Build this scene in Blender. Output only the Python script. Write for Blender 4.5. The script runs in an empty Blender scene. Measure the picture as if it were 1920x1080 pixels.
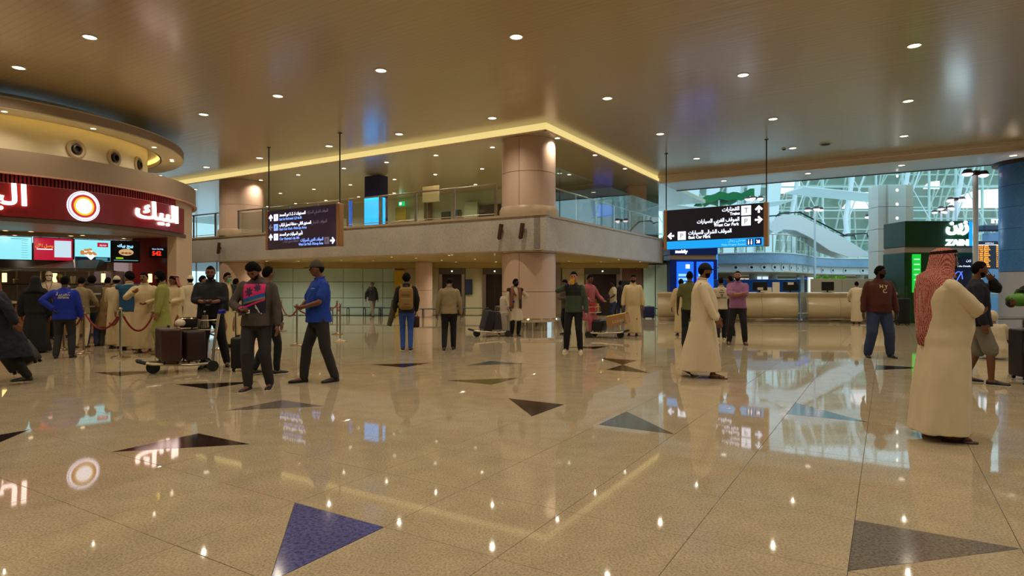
import bpy, bmesh, math, random
import numpy as np
from mathutils import Vector, Matrix, noise
from mathutils.bvhtree import BVHTree
random.seed(7)
SC = bpy.context.scene
COL = SC.collection
WORK = bpy.data.scenes.new('workbench'); TMPC = WORK.collection      # scratch scene, removed at the end
def baked(o):
    vl = WORK.view_layers[0]; vl.update(); return bpy.data.meshes.new_from_object(o.evaluated_get(vl.depsgraph))
PI = math.pi
R = math.radians

# ------------------------------------------------------------------ camera, world, exposure
H, F = 1.42, 1150.0
cam_d = bpy.data.cameras.new('camera')
cam = bpy.data.objects.new('camera', cam_d); COL.objects.link(cam)
cam.location = (0, 0, H); cam.rotation_euler = (PI / 2, 0, 0)
cam_d.sensor_width = 36; cam_d.lens = F / 1920 * 36; cam_d.shift_y = -2 / 1920
cam_d.clip_end = 300; cam_d.clip_start = .05
SC.camera = cam
SC.view_settings.view_transform = 'Standard'; SC.view_settings.look = 'None'
SC.view_settings.gamma = 1; SC.view_settings.use_curve_mapping = False
SC.view_settings.exposure = -0.08
W = bpy.data.worlds.new('daylight'); SC.world = W; W.use_nodes = True
bg = W.node_tree.nodes['Background']; bg.inputs[0].default_value = (.55, .84, 1.0, 1); bg.inputs[1].default_value = 1.65
WARM = (1.0, .86, .66)
DOWN_W = 210        # watts of each big downlight's lamp

# ------------------------------------------------------------------ frames
CA, SA = .5216, .8532          # the hall's grid is turned against the camera
def fl(u, v, z=0.0):
    Y = F * (H - z) / (v - 538); return Vector(((u - 960) / F * Y, Y, z))
def at(u, Y, z=0.0): return Vector(((u - 960) / F * Y, Y, z))
def zv(v, Y): return H + (538 - v) * Y / F
M_AB = Matrix.Translation((.91, 19.7, 0)) @ Matrix.Rotation(math.atan2(SA, CA), 4, 'Z')
def ab(a, b, z=0): return M_AB @ Vector((a, b, z))

# ------------------------------------------------------------------ materials
def lin(c):
    if isinstance(c, str):
        c = [int(c[i:i + 2], 16) / 255 for i in (0, 2, 4)]
        c = [x / 12.92 if x <= .04045 else ((x + .055) / 1.055) ** 2.4 for x in c]
    return (*c[:3], 1)
MATS = {}
def pm(name, col, rough=.5, metal=0, var=.06, scale=8, bump=0, bscale=60, coat=0, sub=None, alpha=None, spec=None):
    if name in MATS: return MATS[name]
    m = bpy.data.materials.new(name); m.use_nodes = True; nt = m.node_tree; N = nt.nodes; L = nt.links
    b = N['Principled BSDF']; c = lin(col)
    tc = N.new('ShaderNodeTexCoord')
    if var:
        nz = N.new('ShaderNodeTexNoise'); nz.inputs['Scale'].default_value = scale; nz.inputs['Detail'].default_value = 3
        L.new(tc.outputs['Object'], nz.inputs['Vector'])
        mx = N.new('ShaderNodeMix'); mx.data_type = 'RGBA'
        mx.inputs[6].default_value = tuple(x * (1 - var) for x in c[:3]) + (1,)
        mx.inputs[7].default_value = tuple(min(1, x * (1 + var)) for x in c[:3]) + (1,)
        L.new(nz.outputs['Fac'], mx.inputs[0]); L.new(mx.outputs[2], b.inputs['Base Color'])
    else: b.inputs['Base Color'].default_value = c
    b.inputs['Roughness'].default_value = rough; b.inputs['Metallic'].default_value = metal
    if spec is not None: b.inputs['Specular IOR Level'].default_value = spec
    if coat: b.inputs['Coat Weight'].default_value = coat; b.inputs['Coat Roughness'].default_value = .05
    if bump:
        n2 = N.new('ShaderNodeTexNoise'); n2.inputs['Scale'].default_value = bscale; n2.inputs['Detail'].default_value = 4
        L.new(tc.outputs['Object'], n2.inputs['Vector'])
        bp = N.new('ShaderNodeBump'); bp.inputs['Strength'].default_value = bump; bp.inputs['Distance'].default_value = .01
        L.new(n2.outputs['Fac'], bp.inputs['Height']); L.new(bp.outputs['Normal'], b.inputs['Normal'])
    MATS[name] = m; return m
def em(name, col, s=1.0):
    if name in MATS: return MATS[name]
    m = bpy.data.materials.new(name); m.use_nodes = True; b = m.node_tree.nodes['Principled BSDF']
    c = lin(col); b.inputs['Base Color'].default_value = (.02, .02, .02, 1)
    b.inputs['Emission Color'].default_value = c; b.inputs['Emission Strength'].default_value = s
    b.inputs['Roughness'].default_value = .25
    MATS[name] = m; return m
def glassm(name, tint, refl=.12, rough=.02):
    if name in MATS: return MATS[name]
    m = bpy.data.materials.new(name); m.use_nodes = True; nt = m.node_tree; nt.nodes.clear()
    o = nt.nodes.new('ShaderNodeOutputMaterial'); t = nt.nodes.new('ShaderNodeBsdfTransparent'); t.inputs[0].default_value = (*tint, 1)
    g = nt.nodes.new('ShaderNodeBsdfGlossy'); g.inputs['Roughness'].default_value = rough
    fr = nt.nodes.new('ShaderNodeFresnel'); fr.inputs[0].default_value = 1.45
    mt = nt.nodes.new('ShaderNodeMath'); mt.operation = 'MULTIPLY'; mt.inputs[1].default_value = refl * 8
    mx = nt.nodes.new('ShaderNodeMixShader')
    nt.links.new(fr.outputs[0], mt.inputs[0]); nt.links.new(mt.outputs[0], mx.inputs[0])
    nt.links.new(t.outputs[0], mx.inputs[1]); nt.links.new(g.outputs[0], mx.inputs[2]); nt.links.new(mx.outputs[0], o.inputs[0])
    MATS[name] = m; return m

def granite(name, base, dark, light, rough=.07, scale=1.0, spk=.5):
    m = bpy.data.materials.new(name); m.use_nodes = True; nt = m.node_tree; N = nt.nodes; L = nt.links
    b = N['Principled BSDF']; g = N.new('ShaderNodeNewGeometry')
    n1 = N.new('ShaderNodeTexNoise'); n1.inputs['Scale'].default_value = 55 * scale; n1.inputs['Detail'].default_value = 3
    n2 = N.new('ShaderNodeTexNoise'); n2.inputs['Scale'].default_value = 3 * scale; n2.inputs['Detail'].default_value = 5
    n3 = N.new('ShaderNodeTexVoronoi'); n3.inputs['Scale'].default_value = 90 * scale
    for n in (n1, n2, n3): L.new(g.outputs['Position'], n.inputs['Vector'])
    r1 = N.new('ShaderNodeValToRGB'); r1.color_ramp.elements[0].position = .36; r1.color_ramp.elements[1].position = .58
    r1.color_ramp.elements[0].color = lin(dark); r1.color_ramp.elements[1].color = lin(base)
    L.new(n1.outputs['Fac'], r1.inputs[0])
    r3 = N.new('ShaderNodeValToRGB'); r3.color_ramp.elements[0].position = .10; r3.color_ramp.elements[1].position = .28
    r3.color_ramp.elements[0].color = (spk, spk, spk, 1); r3.color_ramp.elements[1].color = (0, 0, 0, 1)
    L.new(n3.outputs['Distance'], r3.inputs[0])
    mx = N.new('ShaderNodeMix'); mx.data_type = 'RGBA'; mx.inputs[7].default_value = lin(light)
    L.new(r3.outputs[0], mx.inputs[0]); L.new(r1.outputs[0], mx.inputs[6])
    m2 = N.new('ShaderNodeMix'); m2.data_type = 'RGBA'; m2.blend_type = 'MULTIPLY'; m2.inputs[0].default_value = .35
    L.new(mx.outputs[2], m2.inputs[6]); L.new(n2.outputs['Fac'], m2.inputs[7])
    L.new(m2.outputs[2], b.inputs['Base Color'])
    b.inputs['Roughness'].default_value = rough
    b.inputs['Specular IOR Level'].default_value = .3
    MATS[name] = m; return m

# ------------------------------------------------------------------ mesh builder
class MB:
    def __init__(s): s.v = []; s.f = []
    def add(s, vs, fs):
        n = len(s.v); s.v += [tuple(p) for p in vs]; s.f += [tuple(i + n for i in f) for f in fs]; return s
    def box(s, c, d, rz=0, M=None):
        x, y, z = d[0] / 2, d[1] / 2, d[2] / 2
        vs = [Vector((i * x, j * y, k * z)) for k in (-1, 1) for j in (-1, 1) for i in (-1, 1)]
        T = M or (Matrix.Translation(c) @ Matrix.Rotation(rz, 4, 'Z'))
        return s.add([T @ p for p in vs], [(0, 2, 3, 1), (4, 5, 7, 6), (0, 1, 5, 4), (2, 6, 7, 3), (0, 4, 6, 2), (1, 3, 7, 5)])
    def bevbox(s, c, d, r=.02, rz=0, M=None, seg=2):
        bm = bmesh.new(); bmesh.ops.create_cube(bm, size=1)
        for v in bm.verts: v.co = Vector((v.co.x * d[0], v.co.y * d[1], v.co.z * d[2]))
        bmesh.ops.bevel(bm, geom=bm.edges[:], offset=r, segments=seg, affect='EDGES', profile=.5)
        bm.verts.index_update()
        T = M or (Matrix.Translation(c) @ Matrix.Rotation(rz, 4, 'Z'))
        s.add([T @ v.co for v in bm.verts], [[v.index for v in f.verts] for f in bm.faces]); bm.free(); return s
    def tube(s, pts, r, n=8, closed=False, cap=True):
        pts = [Vector(p) for p in pts]; k = len(pts)
        rr = r if isinstance(r, (list, tuple)) else [r] * k
        vs = []; fs = []; up = None
        for i, p in enumerate(pts):
            a = pts[(i - 1) % k] if (closed or i > 0) else p
            b = pts[(i + 1) % k] if (closed or i < k - 1) else p
            t = (b - a).normalized()
            if up is None:
                up = Vector((0, 0, 1)) if abs(t.z) < .9 else Vector((1, 0, 0))
            x = t.cross(up).normalized(); y = x.cross(t).normalized(); up = y
            for j in range(n):
                q = 2 * PI * j / n; vs.append(p + (x * math.cos(q) + y * math.sin(q)) * rr[i])
        m = k if closed else k - 1
        for i in range(m):
            for j in range(n):
                a = i * n + j; b = i * n + (j + 1) % n; c = ((i + 1) % k) * n + (j + 1) % n; d = ((i + 1) % k) * n + j
                fs.append((a, b, c, d))
        if cap and not closed:
            fs.append(tuple(range(n - 1, -1, -1))); fs.append(tuple((k - 1) * n + j for j in range(n)))
        return s.add(vs, fs)
    def cyl(s, p0, p1, r0, r1=None, n=16): return s.tube([p0, p1], [r0, r0 if r1 is None else r1], n)
    def lathe(s, prof, n=24, c=(0, 0, 0), a0=0, a1=2 * PI):
        full = abs(a1 - a0 - 2 * PI) < 1e-6; m = n if full else n + 1
        vs = []; fs = []
        for r, z in prof:
            for j in range(m):
                q = a0 + (a1 - a0) * j / n; vs.append((c[0] + r * math.cos(q), c[1] + r * math.sin(q), c[2] + z))
        for i in range(len(prof) - 1):
            for j in range(n):
                a = i * m + j; b = i * m + (j + 1) % m; fs.append((a, b, b + m, a + m))
        return s.add(vs, fs)
    def prism(s, poly, z0, z1):
        n = len(poly); vs = [(x, y, z0) for x, y in poly] + [(x, y, z1) for x, y in poly]
        fs = [tuple(range(n - 1, -1, -1)), tuple(range(n, 2 * n))] + [(i, (i + 1) % n, n + (i + 1) % n, n + i) for i in range(n)]
        return s.add(vs, fs)
    def arc(s, c, r0, r1, z0, z1, a0, a1, n=48):      # a curved wall / ring with thickness
        vs = []; fs = []
        for j in range(n + 1):
            q = a0 + (a1 - a0) * j / n; x, y = math.cos(q), math.sin(q)
            vs += [(c[0] + r0 * x, c[1] + r0 * y, z0), (c[0] + r1 * x, c[1] + r1 * y, z0), (c[0] + r1 * x, c[1] + r1 * y, z1), (c[0] + r0 * x, c[1] + r0 * y, z1)]
        for j in range(n):
            for k in range(4):
                a = j * 4 + k; b = j * 4 + (k + 1) % 4; fs.append((a, a + 4, b + 4, b))
        fs += [(0, 1, 2, 3), (4 * n + 3, 4 * n + 2, 4 * n + 1, 4 * n)]
        return s.add(vs, fs)
    def ball(s, c, r, n=12, sc=(1, 1, 1)):
        pr = [(max(1e-4, math.sin(PI * i / n)) * r, -math.cos(PI * i / n) * r) for i in range(n + 1)]
        t = MB().lathe(pr, n * 2); return s.add([(c[0] + x * sc[0], c[1] + y * sc[1], c[2] + z * sc[2]) for x, y, z in t.v], t.f)
    def build(s, name, mat, parent=None, smooth=False, M=None, loc=None):
        me = bpy.data.meshes.new(name); me.from_pydata(s.v, [], s.f); me.update()
        bm = bmesh.new(); bm.from_mesh(me); bmesh.ops.recalc_face_normals(bm, faces=bm.faces); bm.to_mesh(me); bm.free()
        return mkobj(name, me, mat, parent, smooth, M, loc)
def mkobj(name, me, mat, parent=None, smooth=False, M=None, loc=None):
    o = bpy.data.objects.new(name, me); COL.objects.link(o)
    for m in (mat if isinstance(mat, (list, tuple)) else [mat]):
        me.materials.append(m)
    if smooth:
        me.polygons.foreach_set('use_smooth', [True] * len(me.polygons))
        if smooth != 'all':
            try: me.set_sharp_from_angle(angle=R(40))
            except Exception: pass
    if parent: o.parent = parent
    if M is not None: o.matrix_local = M
    if loc is not None: o.location = loc
    return o
def tag(o, label=None, cat=None, group=None, kind=None):
    if label: o['label'] = label
    if cat: o['category'] = cat
    if group: o['group'] = group
    if kind: o['kind'] = kind
    return o
def thing(name, label, cat, loc=(0, 0, 0), rz=0, group=None, M=None):
    o = bpy.data.objects.new(name, None); COL.objects.link(o); o.empty_display_size = .2
    if M is not None: o.matrix_world = M
    else: o.location = loc; o.rotation_euler = (0, 0, rz)
    return tag(o, label, cat, group)
def struct(o): o['kind'] = 'structure'; return o
def dup(root, loc, rz=None, label=None, group=None, M=None):
    r = root.copy(); COL.objects.link(r)
    if M is not None: r.matrix_world = M
    else:
        r.location = loc
        if rz is not None: r.rotation_euler = (0, 0, rz)
    if label: r['label'] = label
    if group: r['group'] = group
    for ch in KIDS(root):
        c = ch.copy(); COL.objects.link(c); c.parent = r
        for g in KIDS(ch):
            d = g.copy(); COL.objects.link(d); d.parent = c
    return r
def KIDS(o): return [x for x in COL.objects if x.parent == o] if o.type else []
ORD = ['first', 'second', 'third', 'fourth', 'fifth', 'sixth', 'seventh', 'eighth', 'ninth', 'tenth', 'eleventh', 'twelfth', 'thirteenth', 'fourteenth', 'fifteenth', 'sixteenth', 'seventeenth', 'eighteenth', 'nineteenth', 'twentieth']
def px(p): return 960 + F * p.x / p.y, 538 + F * (H - p.z) / p.y
def lamp(name, kind, loc, energy, col=WARM, size=.2, rot=(0, 0, 0), spot=None, blend=.6, parent=None):
    d = bpy.data.lights.new(name, kind); d.energy = energy; d.color = col
    if kind == 'AREA': d.size = size
    elif kind != 'SUN': d.shadow_soft_size = size
    if spot: d.spot_size = spot; d.spot_blend = blend
    o = bpy.data.objects.new(name, d); COL.objects.link(o); o.location = loc; o.rotation_euler = rot
    if parent: o.parent = parent
    return o

# ------------------------------------------------------------------ writing
_ar = {}; _c = 0xFE80
for ch, n in zip('ءآأؤإئابةتثجحخدذرزسشصضطظعغفقكلمنهوىي', [1, 2, 2, 2, 2, 4, 2, 4, 2, 4, 4, 4, 4, 4, 2, 2, 2, 2, 4, 4, 4, 4, 4, 4, 4, 4, 4, 4, 4, 4, 4, 4, 4, 2, 2, 4]):
    _ar[ch] = (_c, n); _c += n
def arab(s):
    out = []; i = 0; prev_joins = False
    while i < len(s):
        ch = s[i]
        if ch not in _ar: out.append(ch); prev_joins = False; i += 1; continue
        if ch == 'ل' and i + 1 < len(s) and s[i + 1] in 'آأإا':
            code = {'آ': 0xFEF5, 'أ': 0xFEF7, 'إ': 0xFEF9, 'ا': 0xFEFB}[s[i + 1]]
            out.append(chr(code + (1 if prev_joins else 0))); prev_joins = False; i += 2; continue
        c, n = _ar[ch]; nxt = i + 1 < len(s) and s[i + 1] in _ar and s[i + 1] != 'ء'
        if n == 4:
            k = (3 if nxt else 1) if prev_joins else (2 if nxt else 0); prev_joins = True and nxt
        else: k = 1 if (prev_joins and n > 1) else 0; prev_joins = False
        out.append(chr(c + k)); i += 1
    return ''.join(reversed(out))
def text_mesh(body, size, ext=.002, align='LEFT', bold=0, res=2):
    c = bpy.data.curves.new('t', 'FONT'); c.body = body; c.size = size; c.extrude = ext; c.align_x = align
    c.offset = bold; c.resolution_u = res; c.align_y = 'BOTTOM_BASELINE'
    o = bpy.data.objects.new('t', c); TMPC.objects.link(o); me = baked(o)
    bpy.data.objects.remove(o); bpy.data.curves.remove(c); return me
def text(name, body, size, mat, parent, M, ext=.002, align='LEFT', bold=0, width=None):
    me = text_mesh(body, size, ext, align, bold)
    if width:
        xs = [v.co.x for v in me.vertices]; k = width / max(1e-6, max(xs) - min(xs))
        for v in me.vertices: v.co.x *= k
    me.materials.clear(); return mkobj(name, me, mat, parent, M=M)
def faceM(x, y, z, rx=PI / 2, rz=0):      # a matrix for writing standing upright, facing local -Y
    return Matrix.Translation((x, y, z)) @ Matrix.Rotation(rz, 4, 'Z') @ Matrix.Rotation(rx, 4, 'X')
# ------------------------------------------------------------------ surfaces of the hall
tile_m = granite('terrazzo_beige', 'c6b698', 'a69678', 'd9cab0', .035, 1.3, .4)
grout = pm('grout', '5a4c38', .6)
tri = {'blue': granite('inlay_blue', '6063a0', '3c4078', '9c9ec4', .1, .8, .3), 'grey': granite('inlay_grey', '827a72', '635c56', 'a09a92', .1),
       'dark': granite('inlay_dark', '33261f', '221813', '4a3b30', .08, 1, .2), 'olive': granite('inlay_olive', '74684a', '5c5137', '8d8160', .08),
       'slate': granite('inlay_slate', '5d6870', '47525b', '7f8a90', .08)}
# ceiling: long satin metal planks, seen as fine ripples
def plank_mat(name, col, rough, axis, strength=.25, scale=9.0):
    m = bpy.data.materials.new(name); m.use_nodes = True; nt = m.node_tree; N = nt.nodes; L = nt.links
    b = N['Principled BSDF']; tc = N.new('ShaderNodeTexCoord'); sp = N.new('ShaderNodeSeparateXYZ'); L.new(tc.outputs['Object'], sp.inputs[0])
    w = N.new('ShaderNodeMath'); w.operation = 'MULTIPLY'; w.inputs[1].default_value = 1 / .15; L.new(sp.outputs[axis], w.inputs[0])
    fr = N.new('ShaderNodeMath'); fr.operation = 'FRACT'; L.new(w.outputs[0], fr.inputs[0])
    gp = N.new('ShaderNodeMath'); gp.operation = 'GREATER_THAN'; gp.inputs[1].default_value = .93; L.new(fr.outputs[0], gp.inputs[0])
    mp = N.new('ShaderNodeMapping'); mp.inputs['Scale'].default_value = (2.2, .12, 1) if axis == 0 else (.12, 2.2, 1); L.new(tc.outputs['Object'], mp.inputs[0])
    nz = N.new('ShaderNodeTexNoise'); nz.inputs['Scale'].default_value = 3; nz.inputs['Detail'].default_value = 2; L.new(mp.outputs[0], nz.inputs['Vector'])
    bp = N.new('ShaderNodeBump'); bp.inputs['Strength'].default_value = strength; bp.inputs['Distance'].default_value = .05
    L.new(nz.outputs['Fac'], bp.inputs['Height']); L.new(bp.outputs['Normal'], b.inputs['Normal'])
    c = lin(col); mx = N.new('ShaderNodeMix'); mx.data_type = 'RGBA'; mx.inputs[6].default_value = c; mx.inputs[7].default_value = tuple(x * .72 for x in c[:3]) + (1,)
    L.new(gp.outputs[0], mx.inputs[0]); L.new(mx.outputs[2], b.inputs['Base Color'])
    b.inputs['Roughness'].default_value = rough; b.inputs['Specular IOR Level'].default_value = .6
    b.inputs['Coat Weight'].default_value = .8; b.inputs['Coat Roughness'].default_value = .2
    MATS[name] = m; return m
ceil_m = plank_mat('ceiling_planks', 'b09c6e', .38, 0)
cream = pm('cream_plaster', 'ded3b4', .55); cream2 = pm('cream_plaster_dull', 'b3a283', .6)
stone = granite('fascia_stone', 'd2ccc2', 'c4bcb0', 'dcd7ce', .45, .35, .2)
for n in stone.node_tree.nodes:
    if n.type == 'BSDF_PRINCIPLED': n.inputs['Coat Weight'].default_value = .05
colm = pm('column_panels', 'd2b6a0', .4, var=.03); steel = pm('brushed_steel', 'b9b2a6', .28, 1, bump=.05, bscale=200)
chrome = pm('polished_chrome', 'd8d2c6', .08, 1); darkm = pm('dark_bronze', '3b3029', .4); jointm = pm('joint_dark', '6b5846', .7)
white_p = pm('white_panel', 'b6d6cc', .25, coat=.3); glass = glassm('clear_glass', (.96, .99, .985), .05); glassg = glassm('green_glass', (.93, .98, .96), .045)
black = pm('matt_black', '0c0b0c', .5); cove = em('cove_light', 'f6dc8c', 1.0); lampm = em('downlight_glow', 'fff0cf', 5.0); lampw = em('downlight_glow_small', 'ffe2a8', 7.0)
ringm = pm('lamp_ring', 'd8cfba', .4)

# ---- floor: joints recessed, each near tile a piece of its own
T0 = Vector((.33, 3.89, 0)); TS = .79
M_T = Matrix.Translation(T0) @ Matrix.Rotation(math.atan2(SA, CA), 4, 'Z')
fb = MB().prism([(-46, -40), (46, -40), (46, 62), (-46, 62)], -.3, -.006); floor = struct(fb.build('floor', grout))
inlays = [((-1, 2), (-1, 1), (-2, 1), 'blue'), ((1, -2), (0, -2), (1, -3), 'grey'), ((-1, 5), (0, 5), (0, 4), 'dark'), ((3, 1), (4, 1), (3, 0), 'olive'),
          ((4, 3), (4, 2), (3, 2), 'dark'), ((1, 6), (2, 6), (2, 5), 'grey'), ((2, 9), (2, 8), (3, 8), 'dark'), ((-1, 7), (-2, 6), (-2, 7), 'dark'),
          ((5, 5), (5, 4), (6, 4), 'olive'), ((7, 6), (8, 6), (8, 5), 'slate'), ((6, 8), (6, 7), (7, 7), 'dark'), ((10, 4), (9, 3), (10, 3), 'dark'),
          ((8, 3), (9, 3), (8, 2), 'dark'), ((12, 6), (12, 5), (13, 5), 'dark'), ((5, -1), (6, -1), (5, -2), 'slate'), ((11, -2), (12, -2), (12, -3), 'dark'),
          ((2, 12), (2, 11), (3, 11), 'dark')]
cell = {}
for a, b, c, k in inlays: cell[(min(a[0], b[0], c[0]), min(a[1], b[1], c[1]))] = ((a, b, c), k)
def tri_prism(mb, t, i, j, z1=0.0, z0=-.02, g=.003):
    p = [Vector(((x - i) * TS, (y - j) * TS)) for x, y in t]; ce = sum(p, Vector((0, 0))) / 3
    p = [q + (ce - q).normalized() * g * 1.6 for q in p]
    if (p[1] - p[0]).cross(p[2] - p[0]) < 0: p.reverse()
    mb.prism([tuple(q) for q in p], z0, z1)
whole = None; far = MB(); far_in = {}
for i in range(-14, 62):
    for j in range(-66, 46):
        P = M_T @ Vector(((i + .5) * TS, (j + .5) * TS, 0))
        if P.y < -1: continue
        near = 2.4 < P.y < 11.2 and abs(P.x) < .87 * P.y + .6
        x0, y0, x1, y1 = i * TS + .002, j * TS + .002, (i + 1) * TS - .002, (j + 1) * TS - .002
        if near:
            if (i, j) in cell:
                t, k = cell[(i, j)]
                for q, mt in ((t, tri[k]), ([c for c in ((i, j), (i + 1, j), (i + 1, j + 1), (i, j + 1)) if c not in t] +
                                            [c for c in t if sum(abs(c[0] - d[0]) + abs(c[1] - d[1]) for d in t) == 3], tile_m)):
                    mb = MB(); tri_prism(mb, list(q), i, j)
                    o = mb.build('floor_inlay' if mt is not tile_m else 'floor_tile', mt, floor, M=M_T @ Matrix.Translation((i * TS, j * TS, 0)))
                    if mt is not tile_m: o['label'] = {'blue': 'blue-violet', 'grey': 'grey', 'dark': 'dark brown', 'olive': 'olive grey', 'slate': 'slate grey'}[k] + ' triangular stone inlay in the beige floor'
            else:
                if whole is None:
                    whole = MB().bevbox((0, 0, -.01), (TS - .0035, TS - .0035, .02), .0012, seg=1).build('floor_tile', tile_m, floor); o = whole
                else: o = whole.copy(); COL.objects.link(o)
                o.matrix_local = M_T @ Matrix.Translation(((i + .5) * TS, (j + .5) * TS, 0))
        elif (i, j) in cell:
            t, k = cell[(i, j)]
            mb = MB(); tri_prism(mb, t, i, j)
            o = mb.build('floor_inlay', tri[k], floor, M=M_T @ Matrix.Translation((i * TS, j * TS, 0)))
            o['label'] = {'blue': 'blue-violet', 'grey': 'grey', 'dark': 'dark brown', 'olive': 'olive grey', 'slate': 'slate grey'}[k] + ' triangular stone inlay in the beige floor'
            q = [c for c in ((i, j), (i + 1, j), (i + 1, j + 1), (i, j + 1)) if c not in t] + [c for c in t if sum(abs(c[0] - d[0]) + abs(c[1] - d[1]) for d in t) == 3]
            mb = MB(); tri_prism(mb, q, i, j); far.add([(x + i * TS, y + j * TS, z) for x, y, z in mb.v], mb.f)
        else: far.add([(x0, y0, 0), (x1, y0, 0), (x1, y1, 0), (x0, y1, 0)], [(0, 1, 2, 3)])
tag(far.build('floor_paving', tile_m, floor, M=M_T), kind='stuff')

# ---- ceilings (a runs away to the right, b away to the left)
c1 = MB(); c1.box((-17.6, 0, 6.7), (34.7, 90, .2)); c1.box((5.275, -22.67, 6.7), (11.05, 44.65, .2))
struct(c1.build('ceiling', ceil_m, M=M_AB))
up_m = plank_mat('upper_ceiling_panels', 'b5ab84', .42, 1, .1)
struct(MB().box((9.8, 18.0, 6.5), (20.0, 36.6, .2)).build('ceiling', up_m, M=M_AB))
t = MB(); t.box((-.23, 18, 6.5), (.04, 36.7, .2)); t.box((5.6, -.33, 6.5), (11.6, .04, .2))
o = struct(t.build('trim_1', cove, M=M_AB))
t = MB(); t.box((-.17, 18, 6.39), (.10, 36.6, .03)); t.box((5.6, -.27, 6.39), (11.6, .10, .03)); struct(t.build('trim_2', colm, M=M_AB))
# beam at the hall's edge and the lower bluish ceiling beyond it
t = MB(); t.box((10.95, -22, 6.45), (.30, 43.2, .34)); t.box((10.72, -22, 6.55), (.18, 43.2, .12)); struct(t.build('trim_3', pm('beam_paint', 'dacdbc', .45), M=M_AB))
struct(MB().box((12.35, -22, 6.4), (2.5, 43.2, .2)).build('ceiling', pm('ceiling_white', 'd2d2d6', .4, coat=.2), M=M_AB))
struct(MB().box((13.62, -22, 6.42), (.06, 43.2, .30)).build('trim_4', darkm, M=M_AB))
g = MB()
for k in range(9): g.box((13.64, -2.6 - k * 4.2, 5.75), (.015, 4.16, 1.15))
struct(g.build('window_1', glass, M=M_AB))
# closing walls outside the picture
wl = pm('hall_wall', 'a08a66', .6)
struct(MB().box((-35, 0, 3.4), (.3, 90, 6.8)).build('wall_back', wl, M=M_AB))
struct(MB().box((-12, -44.8, 3.4), (46, .3, 6.8)).build('wall_right', wl, M=M_AB))
struct(MB().box((-17, 44.8, 3.4), (36, .3, 6.8)).build('wall_left', wl, M=M_AB))
# daylight openings at the far left end: glazed screen wall behind the shop
gl = MB(); fr = MB()
for k in range(12):
    a = .2 + k * 1.7; gl.box((a + .85, 36.0, 5.1), (1.66, .02, 2.5)); fr.box((a, 36.0, 3.4), (.07, .1, 6.0))
    gl.box((a + .85, 36.0, 1.3), (1.66, .02, 2.4))
struct(gl.build('window_2', glass, M=M_AB)); struct(fr.build('trim_5', steel, M=M_AB))

# ---- mezzanine: fascia, lip, slab
cap = pm('fascia_cap', 'b7a183', .4)
f_ = MB(); f_.box((.12, 17.6, 3.16), (.24, 35.6, 1.13)); f_.box((6.25, .12, 3.16), (12.5, .24, 1.13)); f_.box((12.38, 3.2, 3.16), (.24, 6.5, 1.13))
struct(f_.build('wall_mezzanine', stone, M=M_AB))
t = MB(); t.box((.14, 17.6, 3.765), (.36, 35.7, .08)); t.box((6.28, .14, 3.765), (12.5, .36, .08)); struct(t.build('trim_6', cap, M=M_AB))
struct(MB().box((12, 17.7, 3.55), (23.6, 35, .25)).build('floor', pm('upper_floor', '9b8a68', .2), M=M_AB))
struct(MB().box((12, 17.7, 2.68), (23.6, 35, .14)).build('ceiling', pm('soffit_yellow', 'b8a35f', .5, coat=.2), M=M_AB))
t = MB(); t.box((.02, 17.6, 2.62), (.10, 35.4, .035)); t.box((6.2, .02, 2.62), (12.3, .10, .035)); struct(t.build('trim_7', cream2, M=M_AB))

# ---- columns
def column(name, a, b, label, lo, hi, r=.92, base=True, m=colm, loc=None):
    p = loc or ab(a, b); t = thing(name, label, 'column', (p.x, p.y, 0))
    zs = [lo] + [z for z in (1.26, 2.55, 4.1, 5.25) if lo < z < hi] + [hi]
    for k in range(len(zs) - 1):
        for q in range(3):
            a0 = R(-112 + 120 * q) + .008; MB().arc((0, 0), r - .05, r, zs[k] + .008, zs[k + 1] - .008, a0, a0 + 2 * PI / 3 - .016, 20).build('panel', m, t, smooth=True)
    MB().lathe([(r - .02, lo), (r - .02, hi)], 40).build('core', jointm, t, smooth=True)
    if hi > 4.5:
        MB().lathe([(r + .005, 3.80), (r + .09, 3.80), (r + .09, 4.0), (r + .03, 4.12), (r + .005, 4.12)], 48).build('collar', cap, t, smooth=True)
    if base:
        MB().lathe([(r + .02, 0), (r + .12, 0), (r + .12, .26), (r + .02, .26)], 48).build('plinth', chrome, t, smooth=True)
        MB().tube([((r + .36) * math.cos(R(q)), (r + .36) * math.sin(R(q)), .36) for q in range(0, 360, 10)], .045, 8, closed=True).build('bumper_rail', chrome, t, smooth=True)
        for q in range(0, 360, 45):
            x, y = math.cos(R(q)), math.sin(R(q)); MB().box((0, 0, 0), (.36, .04, .05), M=Matrix.Translation(((r + .2) * x, (r + .2) * y, .33)) @ Matrix.Rotation(R(q), 4, 'Z')).build('bracket', steel, t)
    return t
column('round_column', 1, 1, 'wide pink-beige round column at the mezzanine corner, steel rail round its foot', 0, 6.4)
column('round_column', 1, 16.8, 'pink-beige round column behind the left balustrade, near the shop', 0, 6.4, base=False, r=1.0)
column('round_column', 0, 0, 'pale pink round column under the mezzanine beside the yellow panel', 0, 2.6, r=.40, base=False, loc=at(795, 29.2))
t = thing('square_pillar', 'pink-beige square pillar at the far end of the right balustrade', 'pillar', at(1192, 30.6))
for k in range(3): MB().bevbox((0, 0, 4.25 + k * .86), (.88, .88, .845), .01).build('panel', colm, t)
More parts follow.
